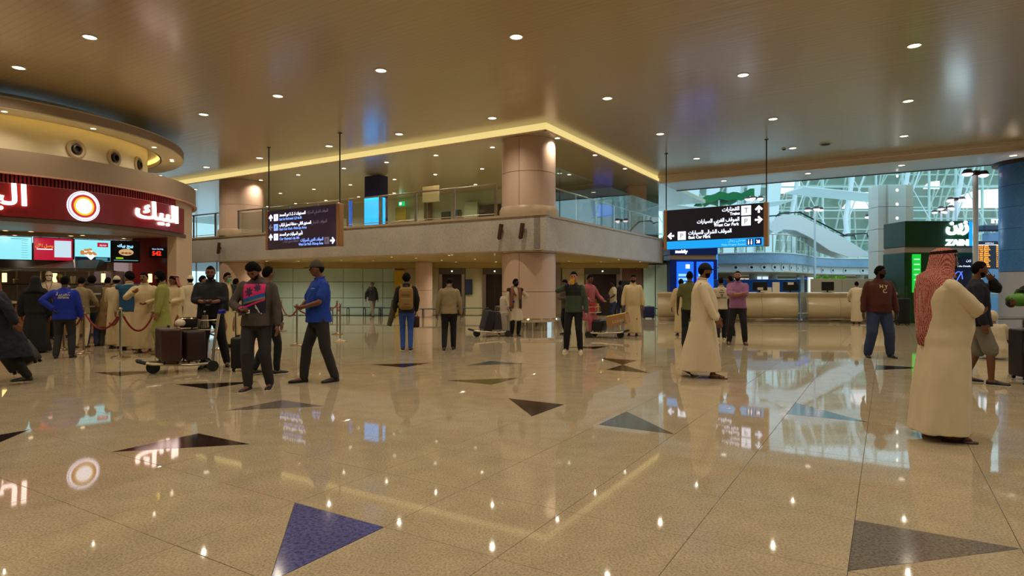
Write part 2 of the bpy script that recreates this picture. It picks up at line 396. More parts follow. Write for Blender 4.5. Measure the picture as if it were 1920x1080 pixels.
# right-edge column, the blue light on it painted into its colour
bcol = granite('column_stone_blue_lit', '5590d8', '4580c8', '76a8e4', .35, .5, .3)
t = thing('round_column', 'round column painted as lit blue under a dark disc at the right picture edge', 'column', (18.85, 22.3, 0))
for k in range(5): MB().arc((0, 0), .87, .92, 1.98 + k * .78, 2.75 + k * .78, 0, 2 * PI, 40).build('cladding_drum', bcol, t, smooth=True)
MB().lathe([(.93, .0), (.93, 1.96), (.80, 1.97), (.80, 5.9)], 40).build('core', pm('column_grey', 'b4b8c8', .4), t, smooth=True)
MB().lathe([(.02, 5.88), (1.12, 5.88), (1.12, 5.98), (.02, 5.98)], 40).build('cap_disc', darkm, t)

# ---- balustrade on the mezzanine
def balustrade(label, n, pos, rz, L, sp, off):
    t = thing('glass_balustrade', label, 'balustrade', M=M_AB @ Matrix.Translation(pos) @ Matrix.Rotation(rz, 4, 'Z'))
    for k in range(n):
        x = off + k * sp
        if x > L: break
        p = MB(); p.box((x, 0, .57), (.10, .035, 1.14)); p.box((x, 0, .02), (.16, .12, .04)); p.build('post', steel, t)
        if x + sp <= L + .1: MB().box((x + sp / 2, -.05, .55), (sp - .16, .014, .96)).build('glass_pane', glassg, t)
    MB().cyl((0, 0, 1.13), (L, 0, 1.13), .032, n=8).build('handrail', steel, t, smooth=True)
    MB().cyl((0, -.02, .12), (L, -.02, .12), .016, n=6).build('bottom_rail', steel, t, smooth=True)
    return t
balustrade('long glass balustrade with steel posts, left of the corner column', 20, (.30, 1.9, 3.8), PI / 2, 33, 1.77, 0.0)
# right: taller frameless panes in front, posts behind
t = thing('glass_balustrade', 'tall glass panes and steel handrail, right of the corner column', 'balustrade', M=M_AB @ Matrix.Translation((1.0, .24, 3.8)))
for k in range(6):
    MB().box((.95 + k * 1.9, -.1, .85), (1.87, .014, 1.7)).build('glass_pane', glassg, t)
    MB().box((.9 + k * 1.9, .32, .55), (.09, .035, 1.1)).build('post', steel, t)
MB().cyl((.1, .32, 1.12), (11.4, .32, 1.12), .03, n=8).build('handrail', steel, t, smooth=True)

# ---- back wall under the mezzanine
WY = 30.5
def wz(v): return zv(v, WY)
def wx(u): return (u - 960) / F * WY
struct(MB().box(((wx(1252) + wx(470)) / 2, WY + .3, 1.3), (wx(1252) - wx(470), .3, 2.6)).build('wall_elevators', pm('wall_backing', '8d8771', .5)))
wf = bpy.data.objects['wall_elevators']
struct(MB().box(((wx(1215) + wx(470)) / 2, WY + .05, 2.475), (wx(1215) - wx(470), .2, .25)).build('trim_8', pm('soffit_yellow', 'b8a35f', .5)))
xs = [472, 495, 548, 600, 643, 680, 717, 740]
for k in range(len(xs) - 1):
    x0, x1 = wx(xs[k]), wx(xs[k + 1])
    for z0, z1 in ((.02, .86), (.88, 1.66), (1.68, 2.34)):
        MB().bevbox(((x0 + x1) / 2, WY + .11, (z0 + z1) / 2), (x1 - x0 - .02, .06, z1 - z0), .006, seg=1).build('wall_panel', white_p, wf)
for u0, u1 in ((757, 785), (808, 823), (872, 905), (950, 1040), (1054, 1097), (1160, 1168)):
    x0, x1 = wx(u0), wx(u1); MB().bevbox(((x0 + x1) / 2, WY + .11, 1.18), (x1 - x0 - .02, .06, 2.32), .006, seg=1).build('wall_panel', pm('panel_cream', 'b9b494', .35), wf)
o = MB().bevbox(((wx(1168) + wx(1205)) / 2, WY + .08, 1.3), (wx(1205) - wx(1168), .1, 2.58), .006, seg=1).build('wall_panel', pm('panel_brown', '6b4c40', .45), wf); o['label'] = 'dark brown wall panel right of the lifts'
for k in range(2): MB().bevbox(((wx(1206 + 23 * k) + wx(1228 + 23 * k)) / 2, WY + .02, 1.27), (wx(22 + 960) - .02, .1, 2.5), .006, seg=1).build('wall_panel', white_p, wf)
o = MB().bevbox((wx(749), WY - .05, 1.12), (wx(758) - wx(740), .2, 2.24), .02).build('information_panel', pm('yellow_panel', 'd0b02a', .35), None); tag(o, 'tall bright yellow panel against the white wall under the mezzanine', 'panel')
tag(MB().bevbox((wx(804), WY - .1, 1.2), (.16, .1, 2.4), .01).build('wall_fin', pm('fin_brown', '6a4028', .5)), 'narrow dark brown upright fin beside the pale pink column', 'fin')
def elevator(u0, u1, label):
    x0, x1 = wx(u0), wx(u1); w = x1 - x0
    t = thing('elevator', label, 'elevator', ((x0 + x1) / 2, WY + .02, 0))
    MB().bevbox((0, 0, 2.22), (w, .14, .34), .01).build('header', pm('lift_header', '6d6a62', .35, .6), t)
    for s in (-1, 1):
        MB().bevbox((s * (w / 2 - .09), 0, 1.03), (.16, .16, 2.04), .015).build('jamb', steel, t)
        MB().bevbox((s * (w / 4 - .045), .06, 1.03), (w / 2 - .10, .04, 2.04), .004).build('door_leaf', pm('lift_door', '3c3330', .3, .7), t)
    MB().cyl((0, -.1, 2.2), (0, -.07, 2.2), .035, n=10).build('arrival_lamp', em('lift_lamp', 'fff2d8', 3), t)
    return t
elevator(823, 872, 'elevator with dark doors behind the man in the beige sweater')
elevator(905, 950, 'elevator with dark doors just left of the corner column')
elevator(1097, 1162, 'widest dark elevator doors behind the man in the pink kurta')
tag(MB().bevbox((wx(1046), WY - .1, 1.3), (.26, .12, 2.5), .03).build('door_frame', steel), 'brushed steel upright jamb right of the corner column', 'jamb')
def scr(label, u, v, w, h, m=black):
    t = thing('wall_screen', label, 'screen', (wx(u), WY, wz(v)))
    MB().bevbox((0, 0, 0), (w, .06, h), .01).build('casing', darkm, t); MB().box((0, -.035, 0), (w - .06, .01, h - .06)).build('display', m, t); return t
scr('tall black wall screen between the two lifts', 879, 538, .36, .76, em('screen_dim', '101a2a', .6))
scr('black wall screen behind the man with the yellow cup', 1063, 545, .34, .6)
scr('dark notice screen beside the lift, behind the person in white robe', 1172, 534, .5, .42)
t = thing('call_point', 'small red alarm box on the brown wall panel', 'alarm box', (wx(1193), WY - .0, wz(505)))
MB().bevbox((0, -.03, 0), (.14, .06, .14), .01).build('box', pm('alarm_red', '5c1710', .4), t); MB().cyl((0, -.08, 0), (0, -.05, 0), .03, n=10).build('button', pm('button_white', 'c9b9a0', .4), t)
# benches
def bench(p, n, label, rz=0, L=1.35):
    t = thing('bench', label, 'bench', p, rz)
    MB().bevbox((0, 0, .42), (L * n, .42, .035), .01).build('seat', pm('bench_teal', '38524f', .4, .3), t)
    for k in range(2 * n):
        x = -L * n / 2 + .14 + k * (L * n - .28) / (2 * n - 1)
        MB().tube([(x, -.2, .0), (x, -.2, .33), (x, -.1, .40), (x, .1, .40), (x, .2, .33), (x, .2, 0)], .022, 6).build('leg', darkm, t)
bench(at(668, 29.9), 2, 'long low dark bench by the white wall, behind the walking man')
bench(at(738, 29.4), 1, 'low dark bench just right of the walking man', L=1.6)
bench(at(806, 27.9), 1, 'short low bench in front of the pale pink column', L=.9)
bench(at(889, 29.0), 1, 'short low bench between the two lifts')
bench(at(1225, 28.5), 1, 'low bench with blue bags at the counter end', L=1.5)

# ---- things on the upper floor
struct(MB().box((9.2, 16.7, 5.1), (.3, 24.6, 2.6)).build('wall_upper', pm('upper_wall', 'c2cdb2', .5, var=.12, scale=.4), M=M_AB))
uw = 9.0
def on_wall(b, z, w, h, m, name, label, cat, th=.1, a=uw):
    o = MB().bevbox((0, 0, 0), (th, w, h), .01).build(name, m, M=M_AB @ Matrix.Translation((a, b, z))); return tag(o, label, cat)
def ray_ab(u, a):        # b where the sight line through column u meets the plane a
    k = (u - 960) / F; return (.91 + CA * a - k * (19.7 + SA * a)) / (SA + k * CA)
def depth_ab(a, b): return 19.7 + SA * a + CA * b
# blue display tower
b0, b1 = ray_ab(711, 2.6), ray_ab(683, 2.6); d = depth_ab(2.6, (b0 + b1) / 2)
t = thing('display_tower', 'tall dark blue display tower with a lit cyan face on the upper floor', 'display', M=M_AB @ Matrix.Translation((2.6, (b0 + b1) / 2, 3.68)))
w = b1 - b0
MB().bevbox((.28, 0, 1.33), (.55, w, 2.66), .02).build('body', pm('tower_navy', '171242', .4), t)
MB().box((-.01, 0, 1.06), (.03, w - .06, 1.25)).build('lit_panel', em('cyan_panel', '18a0f8', 2.6), t)
MB().box((.28, -w / 2 - .015, 1.06), (.14, .03, 1.25)).build('side_light', em('cyan_panel', '18a0f8', 2.6), t)
tag(MB().bevbox((0, 0, 1.0), (.06, .26, 1.5), .01).build('light_strip', em('blue_strip', '2a6fe0', .9), M=M_AB @ Matrix.Translation((3.2, ray_ab(656, 3.2), 3.68))), 'narrow glowing blue upright strip left of the display tower', 'light')
tag(MB().bevbox((0, 0, 0), (.06, .82, .62), .01).build('hanging_board', pm('sign_back_cream', 'b7a777', .5), M=M_AB @ Matrix.Translation((1.4, ray_ab(808, 1.4), 5.02))), 'blank cream back of a sign hanging above the balustrade', 'sign')
t = thing('exit_sign', 'small lit green exit sign on the upper floor wall', 'sign', M=M_AB @ Matrix.Translation((8.8, ray_ab(753, 8.8), zv(382, depth_ab(8.8, ray_ab(753, 8.8))))))
MB().bevbox((0, 0, 0), (.06, .42, .24), .01).build('box', em('exit_green', '18c070', 1.2), t)
MB().box((-.035, .05, 0), (.01, .16, .14)).build('pictogram', em('exit_white', 'eafff0', 2), t)
on_wall(ray_ab(752, 8.6), zv(402, depth_ab(8.6, ray_ab(752, 8.6))), .75, .75, pm('yellow_upper', 'a8962a', .5), 'wall_board', 'dull yellow board on the upper wall below the exit sign', 'board', a=8.6)
on_wall(ray_ab(790, 8.9), zv(393, depth_ab(8.9, ray_ab(790, 8.9))), .45, 1.5, pm('door_pale', 'bdbb96', .5), 'upper_door', 'pale door on the upper floor right of the exit sign', 'door', a=8.9)
on_wall(ray_ab(806, 8.9), zv(395, depth_ab(8.9, ray_ab(806, 8.9))), .22, 1.5, pm('fin_brown', '6a4028', .5), 'upper_pilaster', 'thin brown strip beside the pale upper door', 'pilaster', a=8.9)
for u, z, ww, hh, q in ((836, 5.22, .55, .45, 'left'), (858, 5.32, .4, .35, 'right')):
    on_wall(ray_ab(u, 8.9), z, ww, hh, pm('opening_dark', '4a4638', .3), 'wall_recess', f'{q} one of two small dark openings in the upper wall', 'opening', a=8.9)
on_wall(ray_ab(918, 8.9), 5.25, 1.3, .75, pm('opening_dark2', '3d3226', .3), 'wall_recess', 'dark counter opening in the upper wall beside the corner column', 'opening', a=8.9)
on_wall(ray_ab(884, 8.85), 5.35, .8, 1.0, pm('panel_mint', 'b4c6a6', .4), 'wall_board', 'pale mint board on the upper wall left of the dark opening', 'board', a=8.85)
# right part: door recess and blue panel, slanting stair glass
t = thing('doorway', 'brown doorway with a blue panel behind the right balustrade', 'doorway', at(1126, 33.0, 3.68))
MB().box((0, .1, 1.15), (2.0, .2, 2.3)).build('recess', pm('doorway_brown', '5b4a3a', .5), t)
MB().box((.15, -.02, 1.85), (1.0, .04, .65)).build('blue_panel', em('panel_blue', '2347c8', .8), t)
for s in (-1, 1): MB().bevbox((s * 1.05, -.02, 1.2), (.14, .12, 2.4), .01).build('jamb', pm('doorway_mint', '9db596', .4), t)
MB().box((0, -.05, 2.36), (2.3, .14, .12)).build('head', pm('doorway_mint', '9db596', .4), t)
struct(MB().prism([(wx(1040), 33.3), (wx(1215) + 1.2, 33.3), (wx(1215) + 1.2, 33.5), (wx(1040), 33.5)], 3.68, 6.4).build('wall_upper_far', pm('upper_wall_far', '8a9683', .5)))

# spotlights fixed on the fascia
def spot(M, label):
    t = thing('spotlight', label, 'spotlight', M=M)
    MB().bevbox((0, 0, 0), (.10, .12, .50), .012).build('housing', pm('spot_brown', '4a2c1c', .45), t, M=Matrix.Rotation(R(10), 4, 'X'))
    MB().box((.07, 0, 0), (.08, .05, .10)).build('bracket', darkm, t)
    MB().cyl((0, .05, -.27), (0, .05, -.24), .04, n=10).build('lens', black, t)
spot(M_AB @ Matrix.Translation((-.13, ray_ab(938, -.13), zv(432, depth_ab(-.13, .7)))), 'left brown box spotlight on the stone fascia by the corner')
spot(M_AB @ Matrix.Translation((-.13, ray_ab(978, -.13), zv(432, depth_ab(-.13, .4)))), 'right brown box spotlight on the stone fascia by the corner')
spot(M_AB @ Matrix.Translation((-.13, ray_ab(410, -.13), zv(465, depth_ab(-.13, ray_ab(410, -.13))))), 'brown spotlight on the far left end of the stone fascia')

# ---- downlights
def downlight(p, r, m, label, group, watt, spread=150, M=None, col=WARM):
    t = thing('ceiling_light', label, 'ceiling light', p, group=group)
    MB().lathe([(r, -.012), (r * 1.22, -.012), (r * 1.22, 0), (r, 0)], 20).build('frame', ringm, t)
    MB().lathe([(.001, -.006), (r, -.006)], 20).build('diffuser', m, t)
    if watt: lamp('downlight_lamp', 'SPOT', (0, 0, -.06), watt, col=col, size=r * .3, spot=R(spread), blend=.9, parent=t)
    return t
G1 = 'downlights in the tan main ceiling'; L1 = 'round white downlight in the tan main ceiling behind the camera'
for ri, a in enumerate((-30, -25.2, -20.4, -15.7, -11, -6.4, -1.55, 3.05, 7.7)):
    n = 0
    for b in [19.3, 15.6, 12, 8.0, 4.6, .83, -2.95, -6.5, -10, -13.6, -17.25, -20.9, -24.6]:
        if a > 0 and b > -.5: continue
        p = ab(a, b, 6.6); seen = p.y > 3 and abs(p.x) < .9 * p.y
        if (Vector((p.x, p.y)) - Vector((-16.7, 19.3))).length < 6.2: continue
        if not seen and (a < -26 or b < -18 or b > 16): continue
        u, v = px(p) if p.y > 1 else (-1, -1); inf = 0 < u < 1920 and 0 < v < 538
        if inf: n += 1
        downlight(p, .125, lampm, f'round downlight in the tan ceiling, {ORD[n - 1]} from the left in the {ORD[ri - 4]} diagonal row' if inf and ri > 3 else L1, G1 if inf and ri > 3 else 'downlights out of view behind the camera', DOWN_W if p.y > -8 else 0)
G2 = 'downlights in the upper floor ceiling'
for q, a in (('front', 1.0), ('middle', 4.1), ('back', 7.2)):
    for k, b in enumerate((-.1, 2.5, 5.05, 7.55, 9.95, 12.8, 15.4, 18, 20.6, 23.2)):
        downlight(ab(a, b, 6.395), .085, lampm, f'small upper floor ceiling downlight, {ORD[k]} from the right in the {q} row', G2, 130)
G3 = 'downlights under the mezzanine'
for k, (u, v) in enumerate(sorted(((734, 482), (842, 479), (780, 484), (855, 491), (828, 488), (1067, 490), (1160, 487), (1127, 491), (930, 491), (890, 486), (700, 489), (640, 488), (560, 490), (990, 491), (500, 490), (600, 490), (1200, 491)))):  # several, mainly by the back wall, are added to brighten the space
    p = fl(u, v, 2.605)
    downlight(p, .045, lampw, f'tiny warm downlight of the partly added set under the mezzanine, {ORD[k]} from the left', G3, 85)
G4 = 'downlights in the pale ceiling beyond the beam'
for k, b in enumerate((-3.1, -6.6, -10.0, -13.5, -17)):
    downlight(ab(11.85, b, 6.3), .12, lampm, f'downlight in the pale ceiling strip beyond the beam, {ORD[k]} from the left', G4, 140)
# smoke detector like discs
for (u, v), l in (((1548, 270), 'dark round speaker disc in the ceiling right of the second sign'), ((1470, 279), 'tiny dark sensor in the ceiling beside a downlight')):
    p = fl(u, v, 6.6); t = thing('ceiling_sensor', l, 'sensor', p); r = .17 if u == 1548 else .07
    MB().lathe([(.001, -.06), (r * .6, -.055), (r, -.02), (r, 0)], 20).build('body', darkm, t, smooth=True)
    MB().lathe([(r, -.012), (r * 1.25, -.012), (r * 1.25, 0)], 20).build('flange', cream, t)
# ------------------------------------------------------------------ round restaurant on the left
CX, CY = -16.7, 19.3; CS = (CX, CY)
def circ(u, r):          # nearest point of the circle on the sight line of column u
    k = (u - 960) / F; A = k * k + 1; B = -2 * (CX * k + CY); Cc = CX * CX + CY * CY - r * r
    D = B * B - 4 * A * Cc; Y = (-B - math.sqrt(max(0, D))) / (2 * A); return Vector((k * Y, Y, 0)), math.atan2(Y - CY, k * Y - CX)
def bend(me, th0, r, z0, flip=False):
    for v in me.vertices:
        q = th0 + v.co.x / r; rr = r + v.co.z; v.co = Vector((CX + rr * math.cos(q), CY + rr * math.sin(q), z0 + v.co.y))
redm = pm('shop_red', '8a1b1d', .35, coat=.2); redd = pm('shop_red_dark', '5b1013', .5); taupe = pm('shop_taupe', 'a58f76', .5)
shop = thing('restaurant', 'round fast food restaurant with red curved sign band and cream cornice', 'restaurant', (0, 0, 0))
def sp(mb, name, m, smooth=True, lab=None):
    o = mb.build(name, m, shop, smooth=smooth)
    if lab: o['label'] = lab
    return o
A0, A1 = R(-150), R(62)
sp(MB().arc(CS, 5.86, 6.0, 4.24, 4.82, A0, A1, 80), 'cornice', taupe)
sp(MB().arc(CS, 5.95, 6.04, 4.21, 4.25, A0, A1, 80), 'cornice_edge', pm('cornice_edge', 'd9a58c', .4))
sp(MB().arc(CS, 4.3, 5.9, 4.72, 4.80, A0, A1, 60), 'roof', cream2)
sp(MB().arc(CS, 4.35, 4.5, 4.75, 6.55, A0, A1, 80), 'drum', cream, lab='cream drum wall above the cornice')
ring = thing('ceiling_ring', 'cream ceiling ring with cove light hanging above the round restaurant', 'ceiling ring', (0, 0, 0))
MB().arc(CS, 4.9, 5.6, 5.90, 5.93, A0, A1, 90).build('soffit', cream, ring, smooth=True)
MB().arc(CS, 5.55, 5.62, 5.93, 6.16, A0, A1, 90).build('rim', taupe, ring, smooth=True)
MB().arc(CS, 4.88, 4.93, 5.90, 6.02, A0, A1, 90).build('cove_edge', cream, ring, smooth=True)
MB().arc(CS, 4.45, 5.6, 6.15, 6.2, A0, A1, 90).build('lid', cream, ring, smooth=True)
MB().arc(CS, 4.95, 5.02, 5.95, 5.985, A0, A1, 90).build('cove_lamp', em('cove_strong', 'ffdf80', 14), ring)
for kq, u in enumerate((8, 175, 289, 322, 330)):
    p, th = circ(u, 5.25); p = Vector((CX + 5.25 * math.cos(th), CY + 5.25 * math.sin(th), 5.895))
    downlight(p, .07, lampm, f'small downlight under the cream ceiling ring, {ORD[kq]} from the left', 'downlights of the restaurant ring', 30)
for u, q in ((142, 'largest, leftmost'), (213, 'middle'), (258, 'smallest, rightmost')):
    p, th = circ(u, 4.5); z = zv({142: 280, 213: 296, 258: 309}[u], p.y)
    t = thing('air_nozzle', q + ' round air nozzle in the cream drum above the shop', 'air nozzle', M=Matrix.Translation((p.x, p.y, z)) @ Matrix.Rotation(th, 4, 'Z') @ Matrix.Rotation(PI / 2, 4, 'Y'))
    MB().lathe([(.14, -.03), (.27, -.02), (.27, .04), (.23, .07), (.17, .05), (.13, -.02)], 28).build('flange', cream2, t, smooth=True)
    MB().lathe([(.001, .0), (.13, .0), (.13, .10), (.09, .11), (.085, .02)], 24).build('nozzle', darkm, t, smooth=True)
# fluted red band, sign panel
fl_ = MB(); nfl = 150
for k in range(nfl):
    a = R(-112) + (R(122)) * k / nfl; fl_.arc(CS, 5.80, 5.87, 3.985, 4.235, a, a + R(122) / nfl * .55, 1)
tag(sp(fl_, 'fluting', pm('shop_red_flute', 'a12a26', .4), False), kind='stuff')
sp(MB().arc(CS, 5.70, 5.79, 3.9, 4.3, R(-120), R(12), 60), 'band_back', redd)
sp(MB().arc(CS, 5.78, 5.96, 3.17, 3.98, R(-120), R(9), 80), 'sign_panel', redm, lab='glossy dark red curved sign panel')
sp(MB().arc(CS, 5.80, 5.95, 3.975, 3.995, R(-120), R(9), 80), 'sign_trim', pm('shop_trim', 'd88a78', .3))
sp(MB().arc(CS, 5.70, 5.92, 3.05, 3.165, R(-120), R(12), 80), 'sign_foot', pm('shop_foot', '6e5646', .5))
sp(MB().arc(CS, .1, 5.72, 3.07, 3.13, R(-130), R(40), 60), 'shop_ceiling', pm('shop_ceiling', 'b39c7d', .5), lab='cream ceiling inside the restaurant')
sp(MB().arc(CS, 5.6, 5.88, 0, 4.24, R(5), R(60), 30), 'pilaster', pm('pilaster_cream', 'd9bfa0', .45), lab='cream curved end wall of the restaurant')
sp(MB().arc(CS, .1, 7.3, 0.0, .035, R(-130), R(10), 60), 'marble_plinth', pm('plinth_marble', 'a08c6a', .15, coat=.4))
glow = em('letter_glow', 'ffdfd2', 4.2)
def arc_text(body, u, z, size, label, width=None, bold=.012):
    _, th = circ(u, 5.94); me = text_mesh(body, size, .03, 'CENTER', bold)
    if width:
        xs = [v.co.x for v in me.vertices]; k = width / (max(xs) - min(xs))
        for v in me.vertices: v.co.x *= k
    bend(me, th, 5.99, z); me.materials.clear()
    o = mkobj('sign_lettering', me, glow, shop); o['label'] = label
arc_text(arab('البيك'), 298, 3.46, .72, 'white glowing Arabic lettering on the red band', 1.9)
arc_text(arab('البيك'), -32, 3.46, .72, 'white glowing lettering cut by the left picture edge', 1.7)
# round emblem (plain: white disc, red and yellow rings)
_, th = circ(156, 5.94)
def emblem(r0, r1, m, d, nm):
    mb = MB().lathe([(r0, 0), (r1, 0), (r1, .02 + d), (r0, .02 + d)] if r0 > 0 else [(.001, .02 + d), (r1, .02 + d), (r1, 0)], 36)
    me = bpy.data.meshes.new(nm); me.from_pydata(mb.v, [], mb.f); bend(me, th, 5.96, 3.58)
    return mkobj(nm, me, m, emb)
emb = thing('round_emblem', 'round white glowing emblem with red and yellow ring on the red band', 'emblem', (0, 0, 0))
emblem(0, .40, em('emblem_white', 'fff2f4', 2.2), .0, 'disc'); emblem(.25, .31, em('emblem_red', 'd0202a', 1.0), .012, 'red_ring')
emblem(.20, .25, em('emblem_yellow', 'f2c522', 1.2), .012, 'yellow_ring'); emblem(.365, .38, em('emblem_blue', '5560c8', .8), .012, 'outline')
# inner ceiling lights
for kq, (u, v) in enumerate(((10, 432), (28, 441), (58, 434), (105, 446), (133, 442), (155, 441), (192, 450), (232, 447), (272, 453), (300, 452))):
    p = fl(u, v, 3.068) if v < 520 else None
    if p and (Vector((p.x, p.y)) - Vector(CS)).length < 5.6:
        downlight(p, .07, lampw, f'warm downlight inside the restaurant ceiling, {ORD[kq]} from the left', 'downlights inside the restaurant', 40)
# menu screens
SA_, SB_ = Vector((-15.0, 17.9)), Vector((-12.3, 20.3)); sd = (SB_ - SA_).normalized(); srz = math.atan2(sd.y, sd.x)
def on_row(u):
    k = (u - 960) / F; s = (SA_.x - k * SA_.y) / (k * sd.y - sd.x); return s
def menu(u0, u1, label, base):
    s0, s1 = on_row(u0), on_row(u1); w = s1 - s0; c = SA_ + sd * (s0 + s1) / 2
    t = thing('menu_screen', label, 'screen', (c.x, c.y, 2.57), srz)
    MB().bevbox((0, .06, 0), (w, .12, .72), .01).build('casing', black, t); MB().box((0, -.005, 0), (w - .03, .01, .67)).build('display', base, t)
    return t, w
def patch(t, name, x0, x1, z0, z1, m, y=-.014): MB().box(((x0 + x1) / 2, y, (z0 + z1) / 2), (x1 - x0, .006, z1 - z0)).build(name, m, t)
cy_ = em('scr_cyan', '8fe6f0', 1.15); wh = em('scr_white', 'ffffff', 1.3); dk = em('scr_dark', '0a2038', .8); rd = em('scr_red', 'd0173c', .8)
t, w = menu(-14, 60.5, 'leftmost menu screen, pale cyan price list, at the picture edge', cy_)
for k in range(8): patch(t, 'menu_line', w * .22, w * .38, .22 - k * .07, .228 - k * .07, em('scr_line', '4f9fb0', .7))
patch(t, 'menu_heading', -w * .05, w * .4, .27, .285, em('scr_line', '4f9fb0', .7))
t, w = menu(62.5, 137, 'red menu screen with a blank white square card', rd)
patch(t, 'white_card', .02, w * .45, -.24, .27, em('scr_card', 'cfe9f5', 1.0))
text('menu_text', arab('وصل الآن'), .13, em('scr_orange', 'f0a030', 1.0), t, faceM(-w * .45, -.02, .06), bold=.004, width=w * .44)
patch(t, 'menu_line', -w * .42, -.02, -.02, .01, wh)
t, w = menu(139, 208, 'pale cyan menu screen with a tray of fried chicken', cy_)
patch(t, 'dark_corner', -w * .48, w * .48, -.33, -.2, dk); patch(t, 'red_label', w * .12, w * .42, .12, .26, rd, -.018)
text('menu_text', arab('جديد'), .1, wh, t, faceM(w * .17, -.024, .16), width=w * .2)
mb = MB().prism([(-.34, -.02), (-.05, -.3), (.12, -.1), (-.1, .02)], 0, .01); mb.build('tray', wh, t, M=faceM(0, -.02, 0))
for k in range(14):
    x = -.3 + .36 * random.random(); z = -.12 + .16 * random.random(); MB().ball((x, -.03, z), .055, 6, (1, .15, .7)).build('chicken_piece', em('scr_food', 'd9924a', .9), t)
for k in range(3): patch(t, 'menu_line', w * .08, w * .4, -.24 - k * .03, -.232 - k * .03, cy_, -.018)
t, w = menu(209, 263, 'black menu screen with a burger, rightmost of the row', em('scr_black', '05070a', .3))
MB().ball((0, -.02, -.02), .2, 10, (1.05, .1, .55)).build('bun', em('scr_bun', 'e0b27c', .9), t)
for k in range(3): MB().ball((-.1 + .1 * k, -.045, -.05), .05, 6, (1, .2, .6)).build('filling', em('scr_fill', '8a5a34', .8), t)
text('menu_text', arab('بيج بيك'), .13, em('scr_sky', '9fe4ff', 1.3), t, faceM(-w * .3, -.02, .15), bold=.006, width=w * .55)
patch(t, 'green_label', -w * .35, -w * .1, -.24, -.19, em('scr_green', 'a8c820', 1)); patch(t, 'menu_line', -w * .42, w * .42, -.29, -.28, cy_)
# red wall with order display, kitchen
def wallseg(name, p, q, z0, z1, th_, m, **k):
    p, q = Vector(p[:2]), Vector(q[:2]); c = (p + q) / 2; d = q - p
    return MB().bevbox((c.x, c.y, (z0 + z1) / 2), (d.length, th_, z1 - z0), .005, math.atan2(d.y, d.x), seg=1).build(name, m, **k)
wallseg('red_wall', at(250, 20.9), at(322, 20.6), 0, 3.08, .1, redm, parent=shop)
t = thing('order_display', 'black order display with red digits on the red wall', 'display', at(298, 20.45, zv(474, 20.45)))
MB().bevbox((0, 0, 0), (.62, .08, .34), .01).build('casing', black, t)
text('digits', '542', .2, em('led_red', 'ff2a1c', 2.2), t, faceM(-.2, -.045, -.09), bold=.006); text('heading', 'Now Serving', .07, em('led_blue', 'bcd8ff', 1.3), t, faceM(-.2, -.045, .1))
tag(MB().bevbox((0, 0, 0), (.10, .08, .18), .01).build('wall_socket', cream, loc=at(285, 20.75, zv(475, 20.7))), 'small pale wall box left of the order display', 'box')
wallseg('kitchen_wall', at(-60, 22.6), at(275, 24), 0, 3.08, .1, pm('kitchen_wall', '8f7f74', .4), parent=shop)
tag(wallseg('steel_cabinet', at(222, 21.2), at(250, 21.2), 0, 2.35, .5, pm('cabinet_lilac', 'cfc3dd', .3)), 'tall pale lilac steel cabinet beside the red wall', 'cabinet')
tag(wallseg('steel_cabinet', at(188, 20.6), at(223, 20.6), 0, 1.95, .6, pm('cabinet_steel', '8d7f88', .3, .3)), 'lower grey steel cabinet left of the tall lilac one', 'cabinet')
# extractor hood
p, q = at(-30, 18.6), at(196, 19.4); d = (q - p).xy; hz = math.atan2(d.y, d.x); c = (p + q) / 2
t = thing('extractor_hood', 'long dark steel extractor hood below the menu screens', 'hood', (c.x, c.y, 1.93), hz)
L = d.length; mb = MB(); mb.add([(-L / 2, -.7, 0), (L / 2, -.7, 0), (L / 2, .5, 0), (-L / 2, .5, 0), (-L / 2, -.1, .34), (L / 2 - .1, -.1, .34), (L / 2 - .1, .5, .34), (-L / 2, .5, .34)], [(0, 3, 2, 1), (4, 5, 6, 7), (0, 1, 5, 4), (1, 2, 6, 5), (2, 3, 7, 6), (3, 0, 4, 7)])
mb.build('canopy', pm('hood_dark', '4a3424', .35, .5), t); MB().bevbox((0, -.7, .03), (L, .03, .07), .005).build('lip', steel, t)
# pass-through shelf with warm lamps
p, q = at(-30, 17.7), at(214, 18.6); d = (q - p).xy; hz = math.atan2(d.y, d.x); c = (p + q) / 2; L = d.length
t = thing('serving_shelf', 'long steel serving shelf with warming lamps behind the counter', 'shelf', (c.x, c.y, 0), hz)
for z, m in ((1.50, darkm), (1.90, steel), (1.02, steel)): MB().bevbox((0, 0, z), (L, .42, .035), .006).build('shelf_board', m, t)
for k in range(6): MB().cyl((-L / 2 + .1 + k * (L - .2) / 5, .18, 1.0), (-L / 2 + .1 + k * (L - .2) / 5, .18, 1.9), .02, n=8).build('upright', steel, t)
for k in range(4):
    x = -L / 2 + .55 + k * 1.25; MB().cyl((x, -.12, 1.56), (x, -.12, 1.82), .055, n=12).build('warming_lamp', em('warm_lamp', 'ffd884', 3.0), t); MB().cyl((x, -.12, 1.82), (x, -.12, 1.9), .02, n=6).build('lamp_stem', darkm, t)
random.seed(3)
